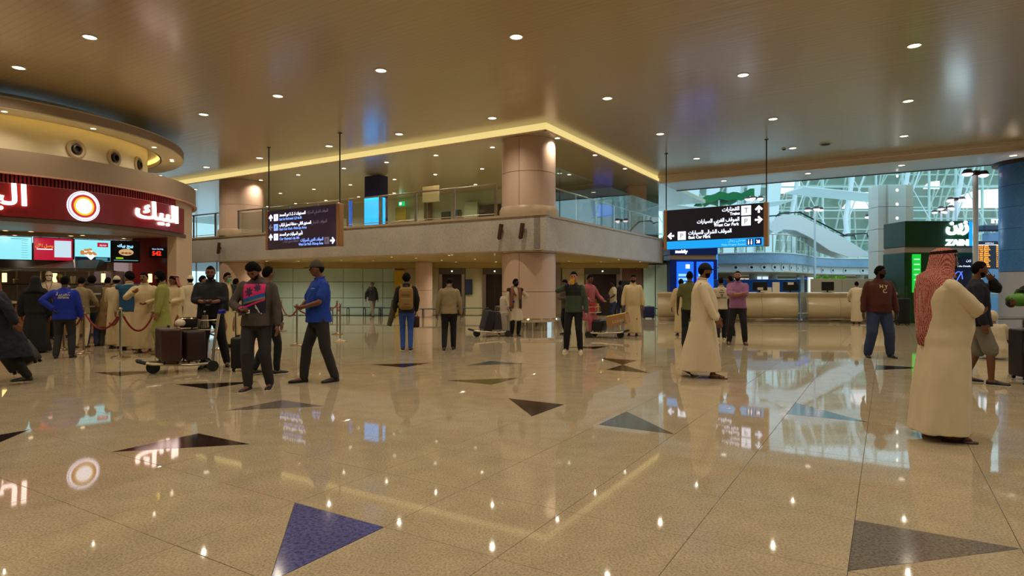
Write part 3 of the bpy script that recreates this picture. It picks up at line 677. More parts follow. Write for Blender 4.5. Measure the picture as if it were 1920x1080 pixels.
for k in range(10):      # boxes and tubs on the shelf
    x = -L / 2 + .3 + k * .48; h = .10 + .12 * random.random(); col = random.choice(['b08a60', 'd8c9a8', '9c3a2c', 'e0d8c4', '7a6a58'])
    P = Matrix.Translation((c.x, c.y, 0)) @ Matrix.Rotation(hz, 4, 'Z') @ Vector((x, .0, 1.518))
    t2 = thing('food_tub', f'food tub on the dark shelf behind the counter, {ORD[k]} from the left', 'tub', P, hz, group='food tubs on the serving shelf')
    MB().lathe([(.001, 0), (.055, 0), (.07, h), (.001, h)], 12).build('tub', pm('tub_' + col, col, .5), t2, smooth=True); MB().lathe([(.001, h), (.074, h), (.074, h + .015), (.001, h + .015)], 12).build('lid', cream, t2)
# counter of wooden panels
ctr = thing('service_counter', 'curved wooden restaurant counter with pale worktop', 'counter', (0, 0, 0))
for k in range(13):
    a = R(-118) + R(8.4) * k; MB().arc(CS, 5.30, 5.36, .12, 1.0, a + .004, a + R(8.4) - .004, 5).build('front_panel', pm('counter_wood', '8a5a2e', .35, var=.2, scale=3), ctr, smooth=True)
MB().arc(CS, 4.6, 5.42, 1.0, 1.05, R(-118), R(-9), 50).build('worktop', pm('worktop_pale', 'c6b08c', .2), ctr, smooth=True)
MB().arc(CS, 5.1, 5.3, 0.03, .98, R(-118), R(-9), 50).build('carcass', darkm, ctr, smooth=True)
for k, (u, lb) in enumerate(((70, 'left'), (140, 'middle'), (187, 'right'))):
    _, th = circ(u, 5.1); P = Vector((CX + 5.05 * math.cos(th), CY + 5.05 * math.sin(th), 1.05))
    t = thing('cash_register', f'{lb} one of three dark cash registers on the curved counter', 'cash register', P, th + PI / 2)
    MB().bevbox((0, 0, .05), (.34, .3, .1), .01).build('base', black, t); MB().bevbox((0, .02, .24), (.3, .05, .24), .01).build('screen', black, t); MB().cyl((0, .05, .08), (0, .04, .2), .02, n=8).build('stem', black, t)

# ------------------------------------------------------------------ hanging direction signs
bronze = pm('sign_frame', 'b0855c', .35, .4); sw = em('sign_white', 'e8ecff', 2.0); sb = em('sign_bluewhite', '7fa4ff', 1.6); dim = em('sign_dim', '8d7c93', .55)
ARROWS = {'up': 0, 'left': 90, 'right': -90, 'downright': -135}
def arrow(t, x, z, s, kind, m, y):
    pts = [(-.13, -.5), (.13, -.5), (.13, .02), (.36, -.18), (.5, 0), (0, .5), (-.5, 0), (-.36, -.18), (-.13, .02)]
    MB().prism([(a * s, b * s) for a, b in pts], 0, .006).build('arrow', m, t, M=faceM(x, y, z) @ Matrix.Rotation(R(ARROWS[kind]), 4, 'Z'))
def dirsign(pl, pr, z0, z1, ztop, label, face):
    pl, pr = Vector(pl), Vector(pr); d = pr - pl; rz = math.atan2(d.y, d.x); c = (pl + pr) / 2; w = d.length
    t = thing('hanging_sign', label, 'sign', (c.x, c.y, 0), rz); zc = (z0 + z1) / 2; h = z1 - z0
    MB().box((0, 0, zc), (w, .16, h)).build('body', darkm, t); MB().box((0, -.085, zc), (w - .28, .012, h - .04)).build('face', face, t)
    for s in (-1, 1):
        MB().bevbox((s * (w / 2 - .07), 0, zc), (.15, .22, h + .04), .03).build('side_frame', bronze, t)
        MB().cyl((s * (w / 2 - .07), 0, z1), (s * (w / 2 - .07), 0, ztop), .022, n=8).build('rod', darkm, t)
        MB().lathe([(.001, ztop - .03), (.07, ztop - .02), (.07, ztop), (.001, ztop)], 12, c=(s * (w / 2 - .07), 0, 0)).build('rod_cap', darkm, t)
    return t, w, -.094
def icon(t, x, z, s, m, y, glyph='P'):
    MB().bevbox((x, y, z), (s, .008, s), .003).build('icon', m, t)
    if glyph: text('icon_mark', glyph, s * .8, em('sign_ink', '1a1440', .1), t, faceM(x - s * .22, y - .006, z - s * .28), ext=.001)
p1, p2 = at(502, 22.8), at(640, 20.6)
t, w, y = dirsign(p1, p2, 2.80, 4.22, 6.6, 'left hanging sign, purple brown face with four rows of directions', em('sign_face_plum', '2a1430', .45))
x0 = -w / 2 + .32
rows = [(3.98, 'up', sw, arab('المستويات 1، 2، 3 عبر المصعد'), 'East Car Park levels 1,2,3 via lift', arab('الموقف الشرقي للسيارات'), 1.45),
        (3.62, 'left', dim, arab('المستوى الثاني - منطقة تحميل الركاب'), 'East Car Park -Pick-up Area', arab('الموقف الشرقي'), 1.75),
        (3.27, 'up', sw, arab('تأجير السيارات عبر المصعد'), 'Car Rental via lift', '', 1.3)]
for z, ar, m, a_, e_, far_t, wd in rows:
    arrow(t, x0, z - .02, .24, ar, m, y); icon(t, x0 + .30, z - .03, .24, sw if m is sw else sb, y)
    text('arabic_text', a_, .15, sw, t, faceM(x0 + .50, y, z), bold=.003, width=wd); text('english_text', e_, .125, sb, t, faceM(x0 + .50, y, z - .15), bold=.002, width=wd * .86)
    if far_t: text('arabic_text', far_t, .15, dim, t, faceM(x0 + .52 + wd, y, z + .0), width=1.15 if wd < 1.6 else .8)
arrow(t, w / 2 - .32, 2.99, .24, 'right', sw, y); icon(t, w / 2 - .62, 3.0, .24, dim, y)
text('arabic_text', arab('الموقف الغربي للسيارات'), .15, sb, t, faceM(w / 2 - .80 - 1.2, y, 3.02), bold=.003, width=1.2)
text('arabic_text', arab('- منطقة تحميل الركاب'), .15, dim, t, faceM(w / 2 - .84 - 2.15, y, 3.02), width=.92)
text('english_text', 'West Car Park -Pick-up Area', .125, sb, t, faceM(w / 2 - .80 - 1.3, y, 2.88), bold=.002, width=1.3)
p1, p2 = at(1246, 23.9), at(1441, 21.5)
t, w, y = dirsign(p1, p2, 2.86, 4.38, 6.6, 'right hanging sign, black face with a bright blue strip below', em('sign_face_navy', '0d0a1c', .5))
x1 = w / 2 - .30; xl = -w / 2 + .30
arrow(t, x1, 4.17, .27, 'up', sw, y); icon(t, x1 - .44, 4.15, .34, sw, y, 'T'); text('arabic_text', arab('القطارات'), .19, sw, t, faceM(x1 - 1.30, y, 4.18), bold=.005, width=.62); text('english_text', 'Trains', .15, sw, t, faceM(x1 - 1.02, y, 4.02), bold=.004, width=.36)
arrow(t, x1, 3.79, .27, 'right', sw, y); icon(t, x1 - .44, 3.77, .32, sw, y); text('arabic_text', arab('الموقف الغربي للسيارات'), .19, sw, t, faceM(x1 - 2.24, y, 3.80), bold=.005, width=1.56); text('english_text', 'West Car Park', .15, sw, t, faceM(x1 - 1.6, y, 3.64), bold=.004, width=.92)
arrow(t, xl, 3.38, .27, 'left', sw, y); icon(t, xl + .44, 3.37, .32, sw, y); text('arabic_text', arab('الموقف الشرقي للسيارات'), .19, sw, t, faceM(xl + .70, y, 3.40), bold=.005, width=1.62); text('english_text', 'East Car Park', .15, sw, t, faceM(xl + .70, y, 3.24), bold=.004, width=.85)
MB().box((0, -.088, 3.02), (w - .28, .02, .30)).build('blue_strip', em('sign_sky', '0aa4f5', 1.1), t)
for q, g in ((0, None), (.28, None)):
    MB().bevbox((x1 - .02 - q, -.102, 3.02), (.23, .01, .23), .003).build('icon', em('sign_icon_navy', '141a66', .8), t)
arrow(t, x1 - .02, 3.02, .16, 'downright', sw, -.108)
for s in (-1, 1): MB().cyl((x1 - .30 + s * .05, -.112, 2.93), (x1 - .30 + s * .05, -.112, 3.05), .022, n=8).build('figure', sw, t); MB().ball((x1 - .30 + s * .05, -.112, 3.09), .022, 6).build('figure_head', sw, t)
text('arabic_text', arab('مصلى رجال'), .12, em('sign_pale', '8fe0ff', 1.2), t, faceM(x1 - 1.08, -.1, 3.06), width=.6); text('english_text', 'Male Prayer Room', .10, em('sign_pale', '8fe0ff', 1.2), t, faceM(x1 - 1.32, -.1, 2.92), width=.86)
# ------------------------------------------------------------------ check-in counters
cw = pm('counter_cream', 'd3c3a0', .22, coat=.4, var=.02)
def counter(u0, u1, Y0, Y1, label, n):
    p, q = at(u0, Y0), at(u1, Y1); d = q - p; L = d.length; rz = math.atan2(d.y, d.x)
    t = thing('reception_counter', label, 'counter', p, rz)
    prof = [(.30, .10), (.16, .13), (.05, .22), (-.04, .36), (-.08, .52), (-.06, .70), (.02, .88), (.05, .98), (.0, 1.08), (-.05, 1.13), (-.05, 1.18), (.02, 1.2), (.75, 1.2), (.75, .1)]
    for k in range(n):
        x0 = L * k / n + .004; x1 = L * (k + 1) / n - .004; m = len(prof)
        MB().add([(x0, y, z) for y, z in prof] + [(x1, y, z) for y, z in prof], [tuple(range(m)), tuple(range(2 * m - 1, m - 1, -1))] + [(i, i + m, (i + 1) % m + m, (i + 1) % m) for i in range(m)]).build('front_panel', cw, t, smooth=True)
    MB().bevbox((L / 2, .34, .05), (L - .06, .6, .10), .01).build('toe_kick', chrome, t)
    MB().cyl((0.02, -.02, .115), (L - .02, -.02, .115), .03, n=8).build('foot_rail', chrome, t, smooth=True)
    return t, L, rz
ca, La, rza = counter(1233, 1497, 26.2, 25.0, 'long curved cream reception counter on the left, under the right hanging sign', 4)
cb, Lb, rzb = counter(1512, 1706, 25.0, 24.4, 'curved cream reception counter on the right, behind the man in brown sweatshirt', 3)
blue_p = pm('partition_blue', '0c4aa8', .3, coat=.2); bluel = em('kiosk_blue_glow', '1f6fe0', .8)
def partition(u0, u1, Y, z, m, label):
    p, q = at(u0, Y), at(u1, Y); t = thing('partition', label, 'partition', p)
    n = 3; L = (q - p).length
    for k in range(n): MB().bevbox((L * (k + .5) / n, 0, z / 2), (L / n - .01, .08, z), .01).build('panel', m, t)
    return t
partition(1338, 1499, 27.6, 1.76, blue_p, 'bright blue partition behind the left counter')
partition(1520, 1694, 27.2, 1.78, pm('partition_cream', 'b9b09a', .4), 'cream partition behind the right counter')
t = thing('glass_screen', 'pair of pale green glass posts between the two counters', 'glass screen', at(1503, 25.0))
for s in (-1, 1): MB().bevbox((s * .15, 0, .9), (.10, .35, 1.8), .004).build('glass_pane', glassg, t); MB().box((s * .15, 0, .02), (.14, .4, .04)).build('foot', steel, t)
MB().cyl((-.2, -.1, .35), (.2, -.1, .35), .02, n=8).build('rail', steel, t)
def monitor(u, Y, label, w=.62, rz=0, note=None):
    t = thing('monitor', label, 'monitor', at(u, Y, 1.2), rz)
    MB().bevbox((0, 0, .25), (w, .05, .36), .01).build('back_shell', black, t); MB().cyl((0, .03, 0), (0, .02, .12), .03, n=8).build('stem', black, t); MB().bevbox((0, .03, .01), (.26, .2, .02), .005).build('foot', black, t)
    if note: MB().box((0, -.03, note), (.24, .006, .1)).build('paper_note', pm('paper', 'e6e0d2', .6), t)
monitor(1425, 25.4, 'black monitor on the left counter, the one nearer the man in the purple shirt', note=.15, w=.6); monitor(1482, 25.2, 'black monitor at the right end of the left counter', .62, note=.36)
monitor(1552, 25.1, 'small black monitor near the left end of the right counter', .5); monitor(1680, 24.8, 'black monitor on the right counter beside the man in brown', .55)
for k, (u, h) in enumerate(((1430, .36), (1455, .42), (1440, .2))):
    MBb = MB().bevbox((0, 0, h / 2), (.30, .02, h), .003).build('notice_stand', pm('paper', 'e6e0d2', .6), loc=at(u, 26.0 - .2 * k, 1.2)); tag(MBb, ['white notice stand behind the first monitor', 'tallest white notice stand on the left counter', 'low white notice between the monitors'][k], 'notice')

# ---- booths
def booth(u0, u1, Y, ztop, side, colr, label, band=True):
    p, q = at(u0, Y), at(u1, Y); L = (q - p).length; t = thing('advertising_booth', label, 'booth', ((p.x + q.x) / 2, Y, 0))
    MB().bevbox((0, .7, 1.38), (L, 1.4, 2.76), .015).build('lower_body', colr, t)
    MB().bevbox((0, .7, 2.88), (L - .06, 1.34, .24), .01).build('middle_band', pm('booth_band', '9c8e76', .4), t)
    MB().bevbox((0, .66, (3.0 + ztop) / 2), (L, 1.4, ztop - 3.0), .015).build('sign_box', colr, t)
    if side: MB().box((L / 2 + .012, .7, (ztop) / 2), (.02, 1.36, ztop - .1)).build('side_light', side, t)
    return t, L
blue_b = pm('booth_blue', '0b2f86', .35)
t, L = booth(1256, 1345, 30, 4.05, em('booth_side_glow', '3a94ff', 1.3), blue_b, 'blue telephone company booth with bright screens, behind the left counter')
text('sign_text', 'mobily', .22, em('white_glow', 'ffffff', 3), t, faceM(-L / 2 + .25, -.06, 3.08), bold=.008)
for s, c in ((-1, -.42), (1, .55)):
    MB().bevbox((c, -.02, 1.9), (.82, .05, 1.5), .01).build('screen', em('booth_screen', '0f55f0', 2.2), t)
    MB().bevbox((c + .12, -.05, 2.42), (.20, .01, .20), .004).build('white_badge', em('white_glow2', 'eef4ff', 1.8), t)
    for k in range(3): MB().box((c - .1, -.05, 2.0 - k * .2), (.46, .01, .12)).build('text_block', em('screen_pale', '8fd0ff', 1.3), t)
    MB().lathe([(.001, -.006), (.16, -.006)], 16).build('glow_disc', em('screen_cyan2', '2f9fff', 1.4), t, M=Matrix.Translation((c + .15, -.05, 1.35)) @ Matrix.Rotation(PI / 2, 4, 'X'))
grn = pm('booth_green', '133d12', .4)
t, L = booth(1696, 1826, 24, 4.0, None, grn, 'dark green telephone company booth with glowing sign, behind the man in white')
MB().box((L / 2 - .12, -.046, 3.5), (.22, .012, .96)).build('cyan_edge', em('cyan_edge', '1080e8', 2.0), t)
me = text_mesh(arab('زين'), .62, .03, 'CENTER', .03); me.materials.clear(); zg = em('zain_glow', 'd0f4ff', 8)
mkobj('sign_text', me, zg, t, M=faceM(L / 2 - .68, -.06, 3.62)); text('sign_text', 'ZAIN', .30, zg, t, faceM(L / 2 - 1.12, -.06, 3.05), bold=.016, ext=.02, width=.9)
MB().bevbox((-L / 2 + .44, -.04, 1.95), (.32, .05, 1.5), .01).build('green_screen', em('green_scr', '19c43a', 1.2), t)
for k in range(5): MB().box((-L / 2 + .44, -.07, 2.5 - k * .2), (.22, .006, .05)).build('screen_line', em('green_scr2', 'a8ffb8', 1.2), t)
MB().bevbox((L / 2 - .62, -.04, 1.82), (.95, .05, 1.5), .01).build('dark_screen', em('dark_scr', '070a1c', .7), t)
text('screen_text', 'Beauty in the Details', .095, em('white_glow3', 'dfe8ff', 1.6), t, faceM(L / 2 - 1.05, -.07, 2.20), width=.86); text('screen_text', arab('زين'), .15, em('white_glow3', 'dfe8ff', 1.6), t, faceM(L / 2 - .36, -.07, 2.42))
for k in range(7):
    q = k * .9; MB().tube([(L / 2 - .72 + .22 * math.cos(q + s), -.075, 1.72 + .30 * math.sin((q + s) * 1.3)) for s in (0, .3, .6, .9)], .018, 5).build('screen_swirl', em('swirl_blue', '5a7cff', 1.4), t)
# pale column clad in panels with a row of light points
t = thing('panel_column', 'tall pale panelled column with a vertical row of white light dots', 'column', at(1682, 28.0))
pc = pm('column_pale', 'dcddd2', .4, coat=.1)
for k in range(6): MB().bevbox((0, .4, .5 + k * 1.02), (.80, .8, 1.005), .01).build('front_panel', pc, t); MB().bevbox((-.60, .5, .5 + k * 1.02), (.38, .8, 1.005), .01).build('side_panel', pc, t); MB().bevbox((.61, .5, .5 + k * 1.02), (.40, .8, 1.005), .01).build('side_panel', pm('column_beige', 'cfc4ae', .4), t)
for k in range(8): MB().lathe([(.001, 0), (.055, 0)], 12).build('light_point', em('dot_glow', 'fff6ea', 6), t, M=Matrix.Translation((0, -.012, 2.0 + k * .64)) @ Matrix.Rotation(PI / 2, 4, 'X'))

# ------------------------------------------------------------------ atrium beyond
aw = pm('atrium_white', 'dfe6e6', .5, var=.02); ablue = granite('atrium_white_blue_lit', '9dc0dc', '8ab0d0', 'b6d2e8', .4, .4, .1)  # gallery edge is white; its blue light is put into this colour
# curved slab edge with portholes
path = [at(1240, 38), at(1330, 36.5), at(1400, 35.5), at(1450, 35.3), at(1485, 36.0), at(1510, 38), at(1530, 40.5), at(1560, 42), at(1610, 42.8), at(1700, 43), at(1900, 44)]
def spline(pts, n):
    out = []
    for i in range(len(pts) - 1):
        p0, p1, p2, p3 = pts[max(0, i - 1)], pts[i], pts[i + 1], pts[min(len(pts) - 1, i + 2)]
        for k in range(n):
            t_ = k / n; out.append(.5 * ((2 * p1) + (p2 - p0) * t_ + (2 * p0 - 5 * p1 + 4 * p2 - p3) * t_ ** 2 + (3 * p1 - p0 - 3 * p2 + p3) * t_ ** 3))
    return out + [pts[-1]]
sp_ = spline(path, 6)
def ribbon(pts, z0, z1, off=0.0, th_=.2):
    vs = []; fs = []
    for i, p in enumerate(pts):
        a = pts[max(0, i - 1)]; b = pts[min(len(pts) - 1, i + 1)]; d = (b - a).xy.normalized(); nrm = Vector((d.y, -d.x))
        q0 = p.xy + nrm * off; q1 = p.xy + nrm * (off - th_); vs += [(q0.x, q0.y, z0), (q1.x, q1.y, z0), (q1.x, q1.y, z1), (q0.x, q0.y, z1)]
    for i in range(len(pts) - 1):
        for k in range(4): fs.append((i * 4 + k, i * 4 + 4 + k, i * 4 + 4 + (k + 1) % 4, i * 4 + (k + 1) % 4))
    return MB().add(vs, fs + [(3, 2, 1, 0), (len(vs) - 4, len(vs) - 3, len(vs) - 2, len(vs) - 1)])
struct(ribbon(sp_, 2.80, 3.36, .0, .3).build('wall_atrium_gallery', ablue, smooth=True))
struct(ribbon(sp_, 2.30, 2.80, -.25, .3).build('wall_atrium_gallery_lower', aw, smooth=True))
struct(ribbon(sp_, 3.36, 3.42, .05, .5).build('trim_9', aw, smooth=True))
struct(MB().prism([(p.x, p.y + .3) for p in sp_] + [(44, 62), (6, 62)], 2.9, 3.2).build('floor', aw))
struct(MB().prism([(p.x, p.y + .3) for p in sp_] + [(44, 62), (6, 62)], 2.28, 2.34).build('ceiling', pm('gallery_soffit', 'c9b898', .5)))
for k, i in enumerate(range(4, 52, 3)):
    p = sp_[i]; d = (sp_[i + 1] - sp_[i - 1]).xy.normalized(); nrm = Vector((d.y, -d.x)); q = p.xy - nrm * .24; 
    t = thing('round_nozzle', f'round dark air nozzle in the curved white gallery, {ORD[k]} from the left', 'air nozzle', group='air nozzles along the curved gallery', M=Matrix.Translation((q.x, q.y, 2.56)) @ Matrix.Rotation(math.atan2(nrm.y, nrm.x), 4, 'Z') @ Matrix.Rotation(PI / 2, 4, 'Y'))
    MB().lathe([(.08, .0), (.17, .0), (.17, .04), (.08, .05)], 16).build('flange', aw, t); MB().lathe([(.001, .02), (.10, .02)], 16).build('throat', black, t)
# glass rail on the gallery
t = thing('gallery_railing', 'glass railing along the curved white gallery in the atrium', 'railing', (0, 0, 0))
for i in range(0, len(sp_) - 2, 2):
    a, b = sp_[i], sp_[i + 2]; d = (b - a).xy; c = (a + b) / 2; rz = math.atan2(d.y, d.x)
    MB().box((c.x, c.y + .1, 3.95), (d.length - .04, .015, 1.0), rz).build('glass_pane', glassg, t); MB().box((a.x, a.y + .1, 3.9), (.05, .05, 1.1)).build('post', steel, t)
MB().tube([(p.x, p.y + .1, 4.46) for p in sp_], .03, 6).build('handrail', steel, t, smooth=True)
# hall beneath the gallery: back wall, warm and white bays, columns
struct(MB().box((26, 50, 1.15), (44, .3, 2.3)).build('wall_atrium_back', pm('atrium_back', 'cdbfa2', .5)))
for k, (u, w_, h_, c_, e_) in enumerate(((1395, 1.6, 1.3, 'ffe9c8', 1.2), (1428, 1.0, 1.6, 'd8f2ff', 1.3), (1475, 2.2, 1.2, 'bfe8d8', 1.0), (1530, 1.4, 1.5, 'f4fff4', 1.2), (1562, 1.8, 1.2, 'a8d0c0', .9), (1598, 1.2, 1.2, 'ffffff', 1.6), (1625, 1.6, 1.0, '9ff0f0', 1.1), (1860, 2.4, 1.6, 'e8f6ff', 1.3))):
    t = thing('shop_window', 'lit shop window far back under the gallery, ' + ['leftmost, warm white', 'narrow pale blue', 'wide pale green', 'white behind the gap of the counters', 'green grey', 'brightest white', 'cyan, rightmost before the pale column', 'white, below the flight board'][k], 'shop window', at(u, 49.8, 1.25))
    MB().bevbox((0, 0, .2), (w_ + .15, .1, h_ + .15), .02).build('frame', aw, t); MB().box((0, -.06, .2), (w_, .02, h_)).build('lit_pane', em('shopwin_%d' % k, c_, e_ * .8), t)
    MB().box((0, -.08, .2), (.06, .03, h_)).build('mullion', aw, t)
for k, u in enumerate((1412, 1450, 1500, 1545, 1612)):
    MB_ = MB().lathe([(.28, 0), (.28, 2.3)], 20).build('gallery_column', aw, loc=at(u, 44.5)); tag(MB_, f'slim white column under the curved gallery, {ORD[k]} from the left', 'column', 'columns under the gallery')
for k, (u, v) in enumerate(((1540, 518), (1572, 516), (1690, 512))):
    t = thing('potted_plant', ['bright green plant above the gap between the counters', 'smaller green plant right of it, above the right counter', 'green leafy cube beside the pale column'][k], 'plant', at(u, 30 + k * .5, 0))
    MB().bevbox((0, 0, .82), (.5, .5, 1.64), .03).build('tall_planter', aw, t)
    mb = MB(); random.seed(k)
    for q in range(70):
        a = random.random() * 2 * PI; e = random.random() * 1.3; p = Vector((math.cos(a) * .16, math.sin(a) * .16, 1.64)); q2 = p + Vector((math.cos(a) * math.cos(e), math.sin(a) * math.cos(e), math.sin(e) + .2)) * .33; s_ = Vector((-math.sin(a), math.cos(a), 0)) * .04; m_ = (p + q2) / 2 + Vector((0, 0, .05))
        mb.add([p, m_ + s_, q2, m_ - s_], [(0, 1, 2, 3)])
    tag(mb.build('foliage', pm('leaf_bright', '86c41e', .5), t), kind='stuff')
# escalator
t = thing('escalator', 'white escalator with glass sides rising to the left in the atrium', 'escalator', (0, 0, 0))
Ye = 37.5
def E_(u, v, y=Ye): return Vector(((u - 960) / F * Ye, y, zv(v, Ye)))
side_poly = [(1440, 428), (1452, 408), (1470, 402), (1500, 404), (1530, 420), (1580, 445), (1620, 470), (1640, 480), (1590, 482), (1555, 470), (1520, 446), (1492, 432), (1470, 430), (1455, 438)]
for y, nm in ((Ye, 'near_side'), (Ye + 1.4, 'far_side')):
    MB().prism([(E_(u, v).x, E_(u, v).z) for u, v in side_poly], -.06, .06).build(nm, aw, t, M=Matrix.Translation((0, y, 0)) @ Matrix.Rotation(PI / 2, 4, 'X'))
    MB().prism([(E_(u, v).x, E_(u, v).z) for u, v in ((1455, 403), (1462, 400), (1500, 399), (1583, 441), (1626, 440), (1626, 478), (1600, 462), (1500, 406), (1470, 404))], -.01, .01).build('glass_side', glassg, t, M=Matrix.Translation((0, y, 0)) @ Matrix.Rotation(PI / 2, 4, 'X'))
    MB().tube([E_(u, v, y) for u, v in ((1457, 412), (1455, 405), (1462, 400), (1500, 398), (1583, 441), (1590, 439), (1626, 438), (1628, 446))], .045, 6).build('handrail', black, t)
st = MB(); 
for k in range(14):
    a = E_(1500 + k * 7, 405 + k * 4.6); st.box((a.x + .1, Ye + .7, a.z - .1), (.26, 1.28, .16))
for k in range(14):
    a = E_(1500 + k * 7, 405 + k * 4.6); MB().box((a.x + .1, Ye + .7, a.z - .1), (.26, 1.28, .16)).build('step', steel, t)
a, b = E_(1452, 412), E_(1500, 404); MB().box(((a.x + b.x) / 2 - .3, Ye + .7, a.z - .25), (2.6, 1.3, .3)).build('landing', aw, t)
# tall lamp masts
def mast(u, Y, vt, n, label, z0=0, r=.06):
    t = thing('lamp_mast', label, 'lamp mast', at(u, Y)); zt = zv(vt, Y)
    MB().cyl((0, 0, z0), (0, 0, zt), r, n=12).build('pole', pm('mast_white', 'c9d2dc', .35), t, smooth=True)
    MB().box((0, 0, zt - .05), (.2, .2, .18)).build('head', darkm, t)
    for k in range(n):
        a = 2 * PI * k / n + .4; x, y = math.cos(a) * .42, math.sin(a) * .3
        MB().tube([(0, 0, zt - .05), (x, y, zt)], .025, 6).build('arm', darkm, t)
        MB().lathe([(.001, .07), (.12, .06), (.19, -.08), (.16, -.10), (.001, -.09)], 16, c=(x, y, zt)).build('lamp_shade', darkm, t, smooth=True)
        MB().ball((x, y, zt - .10), .17, 8, (1, 1, .55)).build('lamp_glass', em('mast_glow', 'ffe6e6', 4), t, smooth=True)
mast(1829, 23.2, 322, 2, 'white lamp mast with two lamps, beside the green booth', r=.09)
mast(1415, 38, 370, 5, 'lamp mast with five lamps above the right hanging sign', z0=3.42)
mast(1528, 36, 390, 3, 'lamp mast with glowing lamps in front of the escalator'); mast(1641, 37, 403, 3, 'lamp mast left of the pale panelled column')
mast(1792, 36, 372, 4, 'tallest lamp of the cluster above the green booth'); mast(1778, 39, 388, 3, 'middle lamp of the cluster above the green booth'); mast(1765, 42, 395, 3, 'lowest lamp of the cluster above the green booth')
# facade: mullions, transoms, panes, diagonal ties
fy = 60.0; t = thing('curtain_wall', 'tall glazed wall with white mullions and steel ties at the back of the atrium', 'glazed wall', (0, fy, 0)); awm = pm('mullion_white', 'c8dcd4', .4)
for k in range(19): MB().bevbox((7 + k * 2.6, 0, 9.8), (.14, .22, 13.6), .01).build('mullion', awm, t)
for k in range(6): MB().bevbox((31, 0, 4.3 + k * 2.3), (50, .18, .12), .01).build('transom', awm, t)
for k in range(18):
    for q in range(5): MB().box((8.3 + k * 2.6, .02, 5.45 + q * 2.3), (2.42, .02, 2.14)).build('glass_pane', glassm('facade_glass', (.95, .98, .98), .05), t)
for k in range(9):
    x = 10 + k * 5.2; MB().cyl((x, -.8, 3.4), (x + 4.4, -.8, 15.5), .07, n=6).build('diagonal_tie', aw, t); MB().cyl((x + 5.2, -.8, 6.4), (x + 1.2, -.8, 13.5), .045, n=6).build('diagonal_tie', aw, t)
    MB().tube([(x + 1.5, -1.4, 3.3), (x + 1.0, -1.5, 8), (x + 1.8, -1.5, 12.5), (x + 3.6, -1.2, 16.5)], [.25, .22, .2, .3], 10).build('curved_rib', aw, t, smooth=True)
# concrete lattice building outside
ob = thing('lattice_building', 'pale sage building with a lattice of ribs seen through the glazed wall', 'building', (0, 0, 0))
sage = pm('sage_render', '8e9c8a', .7, var=.35, scale=.5); sg2 = pm('sage_rib', 'b8c4b4', .6, var=.2, scale=1)
MB().box((40, 71, 8.5), (44, .5, 16.5)).build('wall', sage, ob)
random.seed(5)
for k in range(46):
    x = 18.5 + k * .95; MB().tube([(x, 70.4, 1), (x + .5 * math.sin(k), 70.2, 6), (x + 1.3 * math.sin(k * 1.7), 70.0, 11), (x + 2.2, 70.1, 17)], .10, 5).build('rib', sg2, ob)
for k in range(12): MB().bevbox((40, 70.1, 3 + k * 1.25), (44, .12, .14), .01).build('band', sg2, ob)
for k, (u, v, w_, h_) in enumerate(((1615, 375, 4.5, 2.0), (1830, 372, 7.0, 2.2), (1745, 347, 1.8, .9), (1470, 350, 3.5, 1.6), (1345, 372, 3.0, 1.0))):
    P = at(u, 69.8, zv(v, 69.8)); MB().prism([(-w_ / 2, -h_ / 2), (w_ / 2, -h_ / 2), (w_ / 2, h_ / 2), (0, h_ * .42), (-w_ * .3, h_ * .1)], 0, .2).build('bright_opening', em('opening_sky', 'f4f8ff', 1.5), ob, M=Matrix.Translation(P) @ Matrix.Rotation(PI / 2, 4, 'X'))
for k in range(7):
    MB().add([(12 + k * 1.9, 57, 3.4), (12.9 + k * 1.9, 57, 3.4), (14.4 + k * 1.9, 57.6, 16), (13.0 + k * 1.9, 57.6, 16), (12 + k * 1.9, 57.3, 3.4), (12.9 + k * 1.9, 57.3, 3.4), (14.4 + k * 1.9, 57.9, 16), (13 + k * 1.9, 57.9, 16)], [(0, 1, 2, 3), (4, 7, 6, 5), (0, 4, 5, 1), (1, 5, 6, 2), (2, 6, 7, 3), (3, 7, 4, 0)]).build('white_fin', aw, ob)
# green cloth over a tent roof
tt = thing('green_canopy', 'dark green cloth canopy on white posts above the right hanging sign', 'canopy', at(1365, 45, 0)); zc = zv(372, 45)
vs = []; 
for i in range(13):
    for j in range(5): vs.append((-1.9 + i * .32, j * .8, zc + .45 * math.sin(i * .5) * .4 + .07 * i - .12 * j + .08 * math.sin(i * 1.9 + j)))
MBc = MB().add(vs, [(i * 5 + j, i * 5 + j + 1, i * 5 + j + 6, i * 5 + j + 5) for i in range(12) for j in range(4)]); MBc.add([(x, y, z - (.55 if y == 0 else .06)) for x, y, z in vs], [(i * 5 + j, i * 5 + j + 1, i * 5 + j + 6, i * 5 + j + 5) for i in range(12) for j in range(4)])
MBc.add([v for i in range(13) for v in (vs[i * 5], (vs[i * 5][0], 0, vs[i * 5][2] - .55))], [(2 * i, 2 * i + 2, 2 * i + 3, 2 * i + 1) for i in range(12)])
MBc.build('cloth', pm('canopy_green', '0d6b3a', .8), tt)
for x in (-1.8, -.6, .8, 1.9): MB().cyl((x, .2, 3.3), (x, .2, zc - .1), .06, n=8).build('post', aw, tt)
# overhead white canopy sheets near the roof
for k, (x0, y0, z0, w_, tl_) in enumerate(((11, 42, 6.8, 6, .12), (17, 46, 7.4, 7, -.1), (26, 48, 8.6, 8, .1))):
    o = MB().bevbox((0, 0, 0), (w_, 3.2, .12), .05).build('roof_sheet', aw, M=Matrix.Translation((x0, y0, z0)) @ Matrix.Rotation(tl_, 4, 'Y')); tag(o, ['left', 'middle', 'right'][k] + ' white roof sheet high in the atrium', 'roof sheet')
